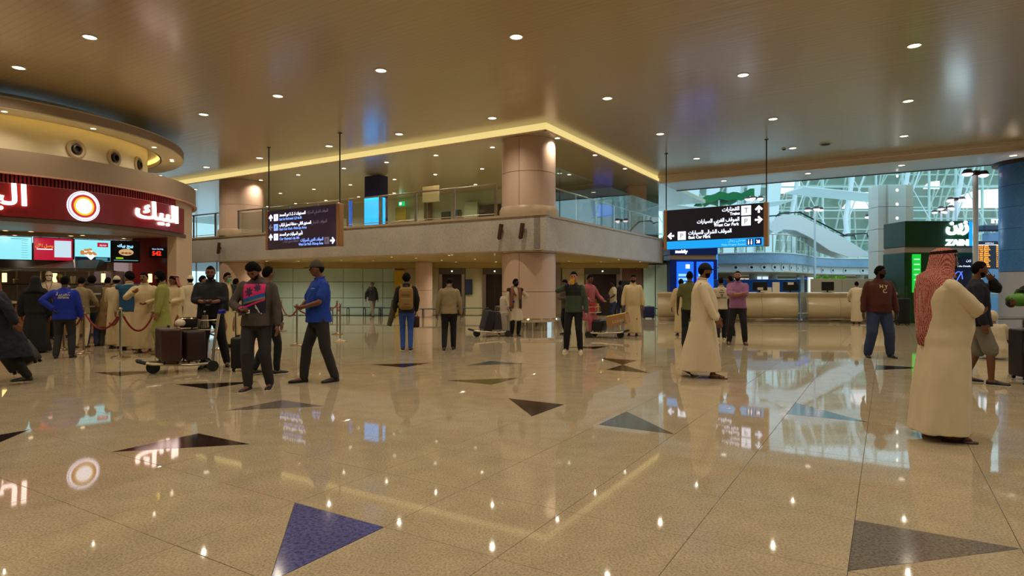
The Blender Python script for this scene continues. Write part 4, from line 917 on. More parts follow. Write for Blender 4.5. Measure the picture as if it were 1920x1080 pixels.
# flight board and kiosk roof near the right edge
t = thing('flight_board', 'black flight information board with orange rows, at the right', 'flight board', at(1866, 33, 0)); w_ = 2.15; zb = zv(504, 33); zt = zv(452, 33)
MB().bevbox((0, 0, (zb + zt) / 2), (w_, .12, zt - zb), .02).build('casing', pm('board_navy', '10142c', .4), t)
text('heading', 'ARRIVALS', .11, em('white_glow3', 'dfe8ff', 1.6), t, faceM(-.6, -.07, zt - .16)); 
og = em('board_orange', 'ffa020', 2.0)
for k in range(12):
    z = zt - .30 - k * .1
    text('row', random.choice(['SV 1024', 'XY 0231', 'F3 0118', 'SV 1187']) + '  JEDDAH'[:6 + k % 3], .085, og, t, faceM(-w_ / 2 + .05, -.07, z), width=.62 + .04 * (k % 3), bold=.004); text('row', '%02d:%02d' % (8 + k // 2, (k * 17) % 60), .085, og, t, faceM(.0, -.07, z), width=.30, bold=.004); text('row', str(1 + k % 6), .085, og, t, faceM(.55, -.07, z), bold=.004)
MB().box((0, -.065, zt - .21), (w_ - .1, .01, .03)).build('white_rule', em('white_glow3', 'dfe8ff', 1.6), t)
for s in (-1, 1): MB().cyl((s * .9, 0, zb), (s * .9, 0, 0), .04, n=8).build('leg', steel, t)
t = thing('kiosk_roof', 'small dark roofed stand with white glowing letters above the flight board', 'kiosk', at(1868, 36, 0))
MB().bevbox((.2, 0, zv(428, 36)), (2.3, .6, .36), .08).build('roof', pm('kiosk_roof', '20304a', .4), t); MB().bevbox((.25, 0, 2.3), (1.8, .5, 4.6 - .05), .02).build('body', pm('kiosk_body', '6f93bb', .5), t)
text('sign_text', 'ETIHAD', .30, em('white_glow', 'ffffff', 3), t, faceM(-.55, -.3, zv(419, 36)), bold=.012, width=1.5)
# rail by the blue column
t = thing('glass_railing', 'low glass railing with steel posts left of the blue column', 'railing', at(1862, 24.5))
for k in range(3): MB().box((-.9 + k * .8, 0, .55), (.76, .015, .95)).build('glass_pane', glassg, t); MB().bevbox((-1.3 + k * .8, 0, .55), (.05, .05, 1.12), .008).build('post', steel, t)
MB().cyl((-1.35, 0, 1.12), (1.3, 0, 1.12), .03, n=8).build('handrail', steel, t)
t = thing('low_table', 'low glass topped table at the foot of the blue column', 'table', at(1892, 19.5)); MB().bevbox((0, 0, .45), (1.6, .7, .03), .01).build('tabletop', glassg, t); MB().bevbox((0, 0, .41), (1.5, .6, .04), .01).build('frame', steel, t)
for x in (-.65, .65):
    for y in (-.25, .25): MB().cyl((x, y, 0), (x, y, .40), .025, n=8).build('leg', steel, t)
# ------------------------------------------------------------------ rope barriers
sil = pm('stanchion_steel', 'c4b79c', .18, 1); ropem = pm('rope_velvet', '7d1119', .75, bump=.2)
post0 = thing('rope_stanchion', 'x', 'stanchion', (0, 0, 0), group='rope stanchions')
MB().lathe([(.001, 0), (.17, 0), (.175, .015), (.15, .03), (.05, .05), (.03, .07), (.001, .07)], 24).build('base', sil, post0, smooth=True)
MB().lathe([(.024, .06), (.024, .88), (.036, .885), (.036, .92), (.024, .93), (.024, .945)], 14).build('pole', sil, post0, smooth=True)
MB().ball((0, 0, .975), .038, 8).build('ball_top', sil, post0, smooth=True)
SP = [(157, 663, 'steel rope stanchion right of the man in the blue jacket'), (226, 671, 'steel rope stanchion nearest the camera, in front of the white robes'), (292, 662, 'steel rope stanchion between the mustached man and the luggage trolley'),
      (196, 646, 'steel rope stanchion furthest back beside the man in the reflective vest'), (120, 656, 'steel rope stanchion hidden behind the man in the blue jacket'), (412, 655, 'steel rope stanchion behind the man in black'), (527, 621, 'steel rope stanchion furthest back, between the grey sweatshirt and the blue polo'),
      (557, 648, 'steel rope stanchion just left of the man in the blue polo'), (638, 640, 'steel rope stanchion just right of the man in the blue polo'), (632, 627, 'steel rope stanchion behind another one, right of the man in the blue polo')]
for k, (u, v, l) in enumerate(SP):
    if k == 0: post0.location = fl(u, v); post0['label'] = l
    else: dup(post0, fl(u, v), 0, l)
def rope(a, b, sag, label):
    p, q = fl(*SP[a][:2]), fl(*SP[b][:2]); d = (q - p).normalized(); p = p + d * .05 + Vector((0, 0, .87)); q = q - d * .05 + Vector((0, 0, .87))
    pts = [p.lerp(q, s / 14) + Vector((0, 0, -sag * (1 - (2 * s / 14 - 1) ** 2))) for s in range(15)]
    t = thing('barrier_rope', label, 'rope', (0, 0, 0)); MB().tube(pts, .019, 8).build('velvet_rope', ropem, t, smooth=True)
    for e, f_ in ((pts[0], pts[1]), (pts[-1], pts[-2])): MB().tube([e, e.lerp(f_, .35)], .024, 8).build('end_hook', sil, t, smooth=True)
rope(0, 1, .32, 'dark red rope between the two nearest stanchions by the white robes'); rope(1, 2, .36, 'dark red rope hanging in front of the mustached man'); rope(3, 1, .30, 'dark red rope running back behind the near ropes')
rope(4, 0, .3, 'dark red rope behind the man in the blue jacket'); rope(6, 7, .26, 'dark red rope left of the man in the blue polo'); rope(7, 9, .22, 'dark red rope behind the man in the blue polo'); rope(9, 8, .12, 'short dark red rope right of the man in the blue polo')

# ------------------------------------------------------------------ luggage and trolleys
def suitcase(M, d, m, label, ribs=True, handle=True, up=False, name='suitcase'):
    t = thing(name, label, 'suitcase', M=M); x, y, z = d
    MB().bevbox((0, 0, z / 2), d, min(d) * .14, seg=3).build('shell', m, t, smooth=True)
    if ribs:
        for k in range(7):
            xx = -x / 2 * .8 + k * x * .8 / 6; MB().bevbox((xx, 0, z / 2), (x * .05, y + .012, z * .88), .005).build('rib', m, t)
    for s in (-1, 1):
        for q in (-1, 1): MB().cyl((s * x * .38, q * y * .32 - .012, -.02), (s * x * .38, q * y * .32 + .012, -.02), .025, n=10).build('wheel', black, t)
    if handle: MB().tube([(-.08, 0, z - .005), (-.07, 0, z + .03), (.07, 0, z + .03), (.08, 0, z - .005)], .01, 6).build('carry_handle', black, t)
    if up: MB().tube([(-x * .3, 0, z - .01), (-x * .3, 0, z + .42), (x * .3, 0, z + .42), (x * .3, 0, z - .01)], .011, 6).build('telescopic_handle', pm('tele', '55504c', .3, .8), t)
    return t
blueh = pm('handle_blue', '1b1aa0', .4); alu = pm('trolley_aluminium', 'c8bda6', .3, .8); rub = pm('rubber_wheel', '1c2422', .7)
def trolley(p, hd, label, grid='basket'):      # hd: compass of its nose in the picture plane, +x = right
    t = thing('luggage_trolley', label, 'trolley', p, math.atan2(hd[1], hd[0]))
    for s in (-1, 1):
        MB().tube([(-.42, s * .27, .12), (-.45, s * .27, .50), (-.52, s * .27, .96), (-.56, s * .27, 1.0)], .022, 8).build('upright', alu, t, smooth=True)
        MB().tube([(-.42, s * .27, .14), (-.1, s * .25, .13), (.45, s * .16, .17), (.58, s * .07, .20)], .024, 8).build('side_tube', alu, t, smooth=True)
        MB().cyl((-.42, s * .29 - .022, .09), (-.42, s * .29 + .022, .09), .09, n=18).build('rear_wheel', rub, t, smooth=True)
    MB().cyl((.42, -.03, .10), (.42, .03, .10), .10, n=18).build('front_wheel', rub, t, smooth=True); MB().box((.42, 0, .19), (.10, .10, .04)).build('front_fork', alu, t)
    MB().tube([(.54, -.12, .19), (.64, -.06, .22), (.64, .06, .22), (.54, .12, .19)], .03, 8).build('front_bumper', rub, t, smooth=True)
    MB().tube([(-.58, -.33, 1.0), (-.58, .33, 1.0)], .028, 10).build('push_handle', blueh, t, smooth=True)
    for s in (-1, 1): MB().bevbox((-.56, s * .29, 1.0), (.12, .08, .07), .02).build('handle_end', blueh, t)
    for k in range(5): MB().cyl((-.40 + k * .2, -.2 + k * .02, .15), (-.40 + k * .2, .2 - k * .02, .15), .012, n=6).build('cross_bar', alu, t)
    MB().cyl((-.46, -.27, .60), (-.46, .27, .60), .014, n=6).build('cross_bar', alu, t); MB().cyl((-.49, -.27, .80), (-.49, .27, .80), .014, n=6).build('cross_bar', alu, t)
    for z, x1 in ((.86, -.26), (.70, -.22)): MB().tube([(-.50, -.25, z), (x1, -.24, z), (x1, .24, z), (-.50, .25, z)], .010, 6).build('basket_rim', alu, t)
    for k in range(6): y = -.24 + k * .096; MB().tube([(-.24, y, .86), (-.22, y, .70), (-.47, y, .69)], .005, 5).build('basket_wire', alu, t)
    return t
def on(t, x, y, z, rz=0, ry=0):
    return t.matrix_world.copy() @ Matrix.Translation((x, y, z)) @ Matrix.Rotation(rz, 4, 'Z') @ Matrix.Rotation(ry, 4, 'Y')
def TM(p, hd): return Matrix.Translation(p) @ Matrix.Rotation(math.atan2(hd[1], hd[0]), 4, 'Z')
brown = pm('suitcase_brown', '3a1c15', .4, coat=.2); dblue = pm('case_navy', '14141f', .5)
p = at(341, 10.3); hd = (-.80, -.60); t = trolley(p, hd, 'luggage trolley with blue handle ends, loaded with two brown suitcases'); M = TM(p, hd)
suitcase(M @ Matrix.Translation((.20, 0.02, .21)) @ Matrix.Rotation(PI / 2, 4, 'Z') @ Matrix.Rotation(0, 4, 'X'), (.74, .30, .54), brown, 'front one of two dark brown ribbed suitcases on the near trolley')
suitcase(M @ Matrix.Translation((-.16, .0, .20)) @ Matrix.Rotation(PI / 2, 4, 'Z'), (.66, .30, .50), pm('suitcase_brown2', '2c1712', .5), 'rear one of two dark brown suitcases on the near trolley, beside the uprights')
def bagbox(M, d, m, label, name='shopping_bag', cat='bag'):
    t = thing(name, label, cat, M=M); x, y, z = d
    MB().add([(-x / 2, -y / 2, 0), (x / 2, -y / 2, 0), (x / 2, y / 2, 0), (-x / 2, y / 2, 0), (-x * .55, -y * .3, z), (x * .55, -y * .3, z), (x * .55, y * .3, z), (-x * .55, y * .3, z)], [(0, 3, 2, 1), (4, 5, 6, 7), (0, 1, 5, 4), (1, 2, 6, 5), (2, 3, 7, 6), (3, 0, 4, 7)]).build('bag_body', m, t)
    for s in (-1, 1): MB().tube([(-x * .25, s * y * .3, z), (-x * .15, s * y * .2, z + .12), (x * .15, s * y * .2, z + .12), (x * .25, s * y * .3, z)], .006, 5).build('bag_handle', m, t)
    return t
bagbox(M @ Matrix.Translation((-.36, -.12, .72)) @ Matrix.Rotation(PI / 2, 4, 'Z'), (.24, .12, .22), pm('paper_bag', 'b79a72', .7), 'light paper bag in the basket of the near trolley, by the right upright')
t = thing('black_bag', 'black round-topped bag on the brown suitcases of the near trolley', 'bag', M=M @ Matrix.Translation((-.14, -.16, .73))); MB().lathe([(.001, 0), (.15, .0), (.17, .06), (.16, .14), (.001, .15)], 20).build('bag_body', black, t, smooth=True); MB().lathe([(.165, .13), (.175, .15), (.165, .165)], 20).build('rim', sil, t, smooth=True)
t = thing('white_cloth', 'small crumpled white cloth on top of the front brown suitcase', 'cloth', M=M @ Matrix.Translation((.05, .16, .77))); mb = MB().ball((0, 0, .05), .085, 8, (1, .8, .75)); mb.v = [(x + .02 * noise.noise(Vector((x, y, z)) * 20), y, max(-.0, z + .02 * noise.noise(Vector((y, z, x)) * 22))) for x, y, z in mb.v]; mb.build('folds', pm('linen_white', 'd8c8ae', .8), t, smooth=True)
t = thing('water_bottle', 'small clear water bottle tops sticking out of the near trolley basket', 'bottle', M=M @ Matrix.Translation((-.34, .04, .72))); MB().lathe([(.001, 0), (.035, 0), (.035, .2), (.015, .25), (.015, .27), (.001, .27)], 14).build('body', glassm('bottle_clear', (.85, .93, .95), .2), t, smooth=True); MB().cyl((0, 0, .27), (0, 0, .295), .017, n=10).build('cap', white_p, t)
suitcase(Matrix.Translation(at(455, 10.4, .05)) @ Matrix.Rotation(R(20), 4, 'Z'), (.36, .24, .52), pm('case_black', '0b0a0b', .5), 'upright black cabin suitcase standing behind the man in the grey sweatshirt', ribs=False, up=True, name='cabin_suitcase')
suitcase(Matrix.Translation(at(50, 9.5, .20)) @ Matrix.Rotation(R(15), 4, 'Z') @ Matrix.Rotation(R(-32), 4, 'Y'), (.42, .22, .36), pm('case_black', '0b0a0b', .5), 'tilted small black suitcase pulled by the walking person at the left edge', ribs=False, up=False, name='cabin_suitcase')
p = at(920, 17.6); hd = (-.93, -.37); trolley(p, hd, 'luggage trolley with dark blue bags beside the round column'); M = TM(p, hd)
suitcase(M @ Matrix.Translation((.16, 0, .18)) @ Matrix.Rotation(R(90), 4, 'Z') @ Matrix.Rotation(R(-14), 4, 'X'), (.5, .26, .58), dblue, 'dark navy suitcase leaning on the trolley beside the round column', ribs=False)
bagbox(M @ Matrix.Translation((-.14, 0, .2)) @ Matrix.Rotation(R(90), 4, 'Z'), (.46, .26, .45), pm('mesh_bag', '26222c', .6), 'dark patterned bag in the trolley beside the round column', 'travel_bag')
t = thing('white_jug_box', 'tall white box standing at the right of the trolley by the column', 'box', at(947, 17.9)); MB().bevbox((0, 0, .56), (.30, .28, 1.1), .03).build('box_body', pm('box_white', 'd9cdbd', .5), t); MB().bevbox((0, 0, 1.12), (.26, .24, .04), .01).build('lid', pm('box_white', 'd9cdbd', .5), t)
p = at(1136, 17.2); hd = (.90, -.44); trolley(p, hd, 'luggage trolley with a cardboard carton, pushed by the man in pink'); M = TM(p, hd)
suitcase(M @ Matrix.Translation((-.18, 0, .19)) @ Matrix.Rotation(R(90), 4, 'Z'), (.5, .30, .30), pm('case_black', '0b0a0b', .5), 'low black suitcase on the trolley of the man in pink', ribs=False)
t = thing('carton', 'brown cardboard carton with a yellow top on the trolley of the man in pink', 'carton', M=M @ Matrix.Translation((.38, 0, .36)) @ Matrix.Rotation(R(-12), 4, 'Y'))
MB().bevbox((0, 0, .14), (.56, .42, .28), .006).build('carton_body', pm('cardboard', 'a57c4e', .8), t)
for s in (-1, 1): MB().box((0, s * .105, .29), (.56, .205, .012), M=Matrix.Translation((0, s * .10, .296)) @ Matrix.Rotation(s * -.12, 4, 'X')).build('flap', pm('carton_yellow', 'b9a03c', .7), t)
text('print', 'LONG', .10, pm('print_cream', 'd8c896', .7), t, faceM(-.10, -.212, .08), width=.3); MB().box((.2, -.212, .06), (.06, .004, .06)).build('print_mark', pm('print_teal', '2f7d88', .6), t)
for dx, c, h, l in ((-.42, 'c99a1e', .24, 'yellow'), (-.36, 'b8301c', .24, 'orange red')):
    bagbox(M @ Matrix.Translation((-.36, .1 if l == 'yellow' else -.12, .71)), (.2, .2, h), pm('bag_' + l.replace(' ', '_'), c, .6), l + ' shopping bag in the basket of the trolley with the carton')
suitcase(Matrix.Translation(at(1692, 22.8, .05)), (.46, .26, 1.05 - .1), pm('case_black', '0b0a0b', .5), 'tall black suitcase with raised handle at the right counter', ribs=False, up=True)
suitcase(Matrix.Translation(at(1934, 9.4, .05)), (.50, .32, .74), pm('case_plum', '1d1418', .35), 'dark ribbed suitcase cut by the right picture edge')
suitcase(Matrix.Translation(at(1216, 27.5, .05)), (.5, .3, .5), pm('case_blue', '161a4a', .5), 'dark blue suitcase beside the counter end, behind the man in white robe', ribs=False)
# ------------------------------------------------------------------ people
def ik(S, T, l1, l2, pole):
    S, T = Vector(S), Vector(T); d = T - S; L = d.length; mx = (l1 + l2) * .995
    if L > mx: d *= mx / L; T = S + d; L = mx
    if L < abs(l1 - l2) + .02: L = abs(l1 - l2) + .02
    a = (l1 * l1 - l2 * l2 + L * L) / (2 * L); h = math.sqrt(max(0, l1 * l1 - a * a)); u = d.normalized()
    p = Vector(pole); p = (p - u * p.dot(u))
    p = p.normalized() if p.length > 1e-4 else Vector((0, 1, 0))
    return S + u * a + p * h, T
def loft(rings):
    n = len(rings[0]); vs = [p for r in rings for p in r]; fs = []
    for i in range(len(rings) - 1):
        for j in range(n): fs.append((i * n + j, i * n + (j + 1) % n, (i + 1) * n + (j + 1) % n, (i + 1) * n + j))
    c0 = sum(rings[0], Vector()) / n; c1 = sum(rings[-1], Vector()) / n; vs += [c0, c1]; m = len(vs)
    for j in range(n): fs.append((m - 2, (j + 1) % n, j)); fs.append((m - 1, (len(rings) - 1) * n + j, (len(rings) - 1) * n + (j + 1) % n))
    return vs, fs
def ell(c, rx, ry, n=20, e=2.4, ph=None):
    out = []
    for j in range(n):
        a = 2 * PI * j / n; ca, sa = math.cos(a), math.sin(a); k = (abs(ca) ** e + abs(sa) ** e) ** (-1 / e)
        f = 1 if ph is None else ph(a); out.append(Vector((c[0] + rx * ca * k * f, c[1] + ry * sa * k * f, c[2])))
    return out
def limb(pts, rad, n=10, sub=3):
    P = []; Rr = []
    for i in range(len(pts) - 1):
        for k in range(sub): s = k / sub; P.append(Vector(pts[i]).lerp(Vector(pts[i + 1]), s)); Rr.append(rad[i] * (1 - s) + rad[i + 1] * s)
    P.append(Vector(pts[-1])); Rr.append(rad[-1]); mb = MB(); mb.tube(P, Rr, n)
    mb.ball(tuple(P[0]), Rr[0] * .98, 5); mb.ball(tuple(P[-1]), Rr[-1] * .96, 5); return mb
def fuse(mb, vox, name, smooth=4, fold=0, fs=9.0, seed=0, adapt=0.0, zs=.35):
    me = bpy.data.meshes.new(name); me.from_pydata(mb.v, [], mb.f); me.update()
    bm = bmesh.new(); bm.from_mesh(me); bmesh.ops.recalc_face_normals(bm, faces=bm.faces); bm.to_mesh(me); bm.free()
    o = bpy.data.objects.new(name, me); TMPC.objects.link(o)
    r = o.modifiers.new('r', 'REMESH'); r.mode = 'VOXEL'; r.voxel_size = vox; r.adaptivity = adapt
    if smooth: s = o.modifiers.new('s', 'SMOOTH'); s.iterations = smooth; s.factor = .5
    out = baked(o); out.name = name
    bpy.data.objects.remove(o); bpy.data.meshes.remove(me)
    if fold:
        sv = Vector((seed * 3.1, seed * 1.7, seed))
        n = len(out.vertices); co = np.empty(n * 3, 'f'); no = np.empty(n * 3, 'f'); out.vertices.foreach_get('co', co); out.vertices.foreach_get('normal', no); co = co.reshape(-1, 3); no = no.reshape(-1, 3)
        d = np.array([noise.noise(Vector((x * fs, y * fs, z * fs * zs)) + sv) + .5 * noise.noise(Vector((x * fs * 2.3, y * fs * 2.3, z * fs * zs * 2.2)) + sv) for x, y, z in co.tolist()], 'f')
        out.vertices.foreach_set('co', (co + no * (d * fold)[:, None]).ravel()); out.update()
    return out
def hp(x, y, z):      # unit direction -> point of the head, face towards -y
    X, Y, Z = .074 * x, .097 * y, .120 * z
    if z < 0:
        t = -z; X *= 1 - .26 * t ** 1.4; Y *= (1 - .42 * t) if y > 0 else (1 - .02 * t)
    if y < 0:
        g = lambda a, s: math.exp(-(a / s) ** 2)
        Y *= .95; Y += .011 * (g(x - .38, .16) + g(x + .38, .16)) * g(z - .08, .12)
        Y -= .006 * g(z - .25, .10) * g(x, .5)
        Y -= .024 * g(x, .13) * (g(z + .17, .13) + .45 * g(z + .0, .12)); Y -= .007 * g(x, .25) * g(z + .45, .07); Y += .006 * g(z + .36, .05) * g(x, .3)
        Y -= .008 * g(z + .80, .16) * g(x, .4); X += .004 * (1 if x > 0 else -1) * g(abs(x) - .6, .2) * g(z + .12, .2)
    return Vector((X, Y, Z))
def sphere_dirs(nu=36, nv=26):
    return [[(math.sin(PI * i / nv) * math.cos(2 * PI * j / nu), math.sin(PI * i / nv) * math.sin(2 * PI * j / nu), math.cos(PI * i / nv)) for j in range(nu)] for i in range(nv + 1)]
DIRS = sphere_dirs()
def head_mb(H4):
    mb = MB(); rings = [[H4 @ hp(*d) for d in row] for row in DIRS[1:-1]]; v, f = loft(rings); mb.add(v, f)
    for s in (-1, 1):
        t = MB().ball((0, 0, 0), 1, 5); mb.add([H4 @ Vector((s * .074 + x * .010 + s * abs(z) * .004, .012 + y * .018, z * .032)) for x, y, z in t.v], t.f)
    return mb
def shell(H4, th, mask, rough=0, seed=0):
    vs = []; fs = []; idx = {}; nu = len(DIRS[0])
    M = [[mask(*d) for d in row] for row in DIRS]
    for i, row in enumerate(DIRS):
        for j, d in enumerate(row):
            p = hp(*d); m = max(-.6, min(1, M[i][j])); n = Vector((d[0] / .074, d[1] / .097, d[2] / .12)).normalized()
            k = th * m + (rough * noise.noise(Vector(d) * 7 + Vector((seed, 0, 0))) * max(0, m) if rough else 0); vs.append(H4 @ (p + n * k))
    for i in range(len(DIRS) - 1):
        for j in range(nu):
            if max(M[i][j], M[i][(j + 1) % nu], M[i + 1][j], M[i + 1][(j + 1) % nu]) > 0: fs.append((i * nu + j, (i + 1) * nu + j, (i + 1) * nu + (j + 1) % nu, i * nu + (j + 1) % nu))
    return MB().add(vs, fs)
def hairmask(front=.52, side=.02, back=-.55):
    def f(x, y, z):
        az = abs(math.atan2(x, -y)) / PI       # 0 front .. 1 back
        if az < .30: t = front
        elif az < .5: t = front + (side - front) * (az - .30) / .20
        else: t = side + (back - side) * min(1, (az - .5) / .3)
        return (z - t) / .22
    return f
def beardmask(x, y, z):
    if y > .12: return -1
    a = (-.30 - z) / .14 if abs(x) > .55 else (-.56 - z) / .10
    if abs(x) < .40 and -.37 < z < -.28: a = .5
    return min(a, (.12 - y) / .2)
SKIN = {'tan': '8d5d40', 'brown': '6b4229', 'dark': '3a241a', 'fair': 'a8745a', 'mid': '7a4d34'}
def cloth(name, col, rough=.85, **k): return pm('cloth_' + name, col, rough, bump=.15, bscale=140, var=.05, **k)
C = {n: cloth(n, c) for n, c in dict(white='d9c9a8', cream='cdb98d', offwhite='c9bb9f', black='0a090b', navy='0e1222', blue='0b2a9c', polo='0d3a9e', grey='4a4039', jean='2b3a5c', bluejean='2c4fa0', darkjean='2a2628', charcoal='1d1a1b', olive='5d6034', lime='8f8f45', green='3a4a38', dgreen='171a18',
      purple='96648c', brownk='4a1d10', pink='a0525a', beige='8e7e5c', tan='8b7048', vest='4a4130', brownvest='3a1c18', short='767263', khaki='8a6d3a', scarf='7d4a34', teal='1c4c6e').items()}
HAIR = pm('hair_black', '080605', .9, spec=.15, bump=.4, bscale=90); BEARD = pm('beard_dark', '160e0a', .9, spec=.15); HAIRB = pm('hair_brown', '2a1a10', .6, bump=.4, bscale=90); SHOE = pm('shoe_black', '0d0c0c', .4); SOLEW = pm('sole_white', 'c9bda6', .5)
EYE = pm('eye_dark', '120c0a', .2); LIP = pm('lips', '6a3a30', .5)
def check_mat():
    m = bpy.data.materials.new('headcloth_check'); m.use_nodes = True; nt = m.node_tree; N = nt.nodes; L = nt.links; b = N['Principled BSDF']; b.inputs['Roughness'].default_value = .9
    tc = N.new('ShaderNodeTexCoord'); ck = N.new('ShaderNodeTexVoronoi'); ck.inputs['Scale'].default_value = 135; ck.inputs['Randomness'].default_value = .25
    L.new(tc.outputs['Object'], ck.inputs['Vector']); r = N.new('ShaderNodeValToRGB'); r.color_ramp.elements[0].position = .30; r.color_ramp.elements[1].position = .42
    r.color_ramp.elements[0].color = lin('e2cdb8'); r.color_ramp.elements[1].color = lin('a03a34'); L.new(ck.outputs['Distance'], r.inputs[0]); L.new(r.outputs[0], b.inputs['Base Color']); return m
CHECK = check_mat()
ARMS = {      # wrist (out, y, z), elbow pole (out, y, z)   for a 1.75 m body
    'down': ((.27, -.05, .87), (.4, .5, 0)), 'downfront': ((.22, -.16, .90), (.5, .5, 0)), 'akimbo': ((.20, .04, 1.02), (1, .25, .1)), 'akimboback': ((.16, .13, 1.05), (1, .4, .1)),
    'phone': ((.05, -.27, 1.13), (.7, .3, -.5)), 'phonelow': ((.12, -.25, 1.08), (.8, .4, -.4)), 'cross': ((-.08, -.19, 1.17), (1, -.1, -.4)), 'cross2': ((-.05, -.22, 1.20), (1, -.1, -.4)),
    'drink': ((.10, -.20, 1.46), (1, -.1, -.6)), 'belly': ((.05, -.21, 1.08), (.8, .3, -.3)), 'reach': ((.2, -.42, 1.15), (.5, .4, -.8)), 'point': ((.12, -.30, 1.30), (.8, 0, -.8)), 'back': ((.10, .17, .98), (.9, .4, 0)),
    'fwd': ((.24, -.20, .98), (.4, .6, 0)), 'swingb': ((.27, .16, .90), (.4, .5, 0)), 'swingf': ((.25, -.20, .92), (.4, .5, 0)), 'hold': ((.26, -.30, 1.02), (.5, .5, -.4)), 'mouth': ((.02, -.17, 1.48), (1, -.3, -.6))}
STANCE = {'stand': ((-.10, 0, 0), (.10, .0, 0)), 'wide': ((-.20, 0, 0), (.20, .02, 0)), 'walk': ((-.09, -.25, 0), (.09, .30, .07)), 'walk2': ((-.09, .30, .07), (.09, -.25, 0)), 'step': ((-.10, -.13, 0), (.11, .13, .02)), 'step2': ((-.10, .13, .02), (.11, -.13, 0)), 'apart': ((-.15, -.05, 0), (.15, .05, 0))}
PEOPLE = {}
def person(label, u, v, h, hd, skin='mid', top=None, legs=None, shoes='shoe', L='down', Rr='down', stance='stand', hair='short', beard=0, head=(0, 0), lean=0, girth=1.0, cap=None, Y=None, sleeve='long', nofeet=False, hold=None, tuck=0, extra=None, key=None, belly=0, z=0.0, hemz=.09):
    P = fl(u, v) if Y is None else at(u, Y); P.z = z; dist = P.y; s = h / 1.75
    vox = .0072 if dist < 9.7 else (.0105 if dist < 12.8 else (.0135 if dist < 16.5 else .018)); cv = .0105 if dist < 9.7 else (.015 if dist < 14 else .021); rnd = random.Random(label); seed = rnd.random() * 50
    T = thing('person', label, 'person', P, R(hd)); T.scale = (s, s, s); sk = pm('skin_' + skin, SKIN[skin], .5, var=.04, scale=20)
    g = girth
    def bend(p, full=None):
        p = Vector(p); k = 1 if full else max(0, min(1, (p.z - .95) / .25)); a = R(lean) * k; q = p - Vector((0, 0, .95))
        return Vector((q.x, q.y * math.cos(a) - q.z * math.sin(a), q.y * math.sin(a) + q.z * math.cos(a))) + Vector((0, 0, .95)) if a else p
    # ---- joints
    sh = {q: bend((q * .182 * (1 + (g - 1) * .5), .01, 1.405), 1) for q in (-1, 1)}; el, wr = {}, {}
    for q, pose in ((1, L), (-1, Rr)):
        tgt, pole = ARMS[pose] if isinstance(pose, str) else pose
        if belly: tgt = (tgt[0], tgt[1] - (.04 if tgt[1] < -.15 else 0), tgt[2])
        tw = Vector((q * (tgt[0] + (.03 if tgt[0] > .15 else 0) * (g - 1) * 5), tgt[1], tgt[2]))
        if pose in ('phone', 'drink', 'cross', 'cross2', 'belly', 'point', 'mouth', 'reach') or lean: tw = bend(tw, 1) if lean < 25 else tw
        el[q], wr[q] = ik(sh[q], tw, .285, .265, (q * pole[0], pole[1], pole[2]))
    st = STANCE[stance] if isinstance(stance, str) else stance
    hip, kn, an = {}, {}, {}; drop = 0
    for q, f in ((-1, st[0]), (1, st[1])): an[q] = Vector((f[0], f[1] + .02, .085 + f[2])); hip[q] = Vector((q * .095, 0, .90))
    for q in (-1, 1):
        kn[q], an[q] = ik(hip[q], an[q], .425, .415, (0, -1, 0))
    HB = bend((0, -.015, 1.505), 1); yaw, pitch = head
    H4 = Matrix.Translation(HB) @ Matrix.Rotation(R(lean * .8 if lean else 0), 4, 'X') @ Matrix.Rotation(R(yaw), 4, 'Z') @ Matrix.Rotation(R(pitch), 4, 'X') @ Matrix.Translation((0, -.018, .118)) @ Matrix.Scale(.98, 4)
    # ---- the body: one continuous surface
    b = MB()
    tor = [(.84, 0, .10, .07), (.90, .0, .150, .095), (.98, .0, .155, .105), (1.07, -.005, .135, .095), (1.2, -.005, .145, .10), (1.32, 0, .16, .108), (1.40, .005, .165, .09), (1.455, .01, .11, .065), (1.49, .01, .06, .055)]
    kb = .91 if top else 1
    rr = [[bend(p) for p in ell((0, y, z_), rx * g * kb, ry * g * kb, 18)] for z_, y, rx, ry in tor]; b.add(*loft(rr))
    hc = H4 @ Vector((0, .018, -.06)); b.add(*(lambda m: (m.v, m.f))(limb([bend((0, .02, 1.43), 1), bend((0, .008, 1.50), 1), hc], [.052, .054, .052], 12)))
    hm = head_mb(H4); b.add(hm.v, hm.f)
    for q in (-1, 1):
        m = limb([hip[q], kn[q].lerp(hip[q], .5), kn[q], kn[q].lerp(an[q], .35), an[q]], [.082 * g, .072, .052, .053, .037]); b.add(m.v, m.f)
        m = limb([sh[q], sh[q].lerp(el[q], .5), el[q], el[q].lerp(wr[q], .3), wr[q]], [.046, .043, .037, .037, .026]); b.add(m.v, m.f)
        # hand: palm, four unequal fingers, thumb from the side of the palm
        f = (wr[q] - el[q]).normalized(); pose = (L if q == 1 else Rr); nrm = Vector((-q, .15, 0))
        if pose in ('phone', 'phonelow', 'cross', 'cross2', 'belly', 'drink', 'point', 'mouth', 'hold'): nrm = Vector((0, .6, .9)) if pose != 'drink' else Vector((-q * .6, .6, .2))
        nrm = (nrm - f * nrm.dot(f)).normalized(); sd = f.cross(nrm).normalized()
        if sd.dot(Vector((0, -1, .3))) < 0: sd = -sd          # thumb side looks forward / up
        pal = []
        for k, (d_, w_, t_) in enumerate(((-.015, .026, .022), (.03, .038, .017), (.065, .043, .015), (.090, .042, .012))): 
            c = wr[q] + f * d_; pal.append([c + sd * (w_ * math.cos(2 * PI * j / 10)) + nrm * (t_ * math.sin(2 * PI * j / 10)) for j in range(10)])
        b.add(*loft(pal)); thick = max(.0085, vox * .82); curl = .55 if pose in ('down', 'downfront', 'swingb', 'swingf', 'fwd') else 1.0
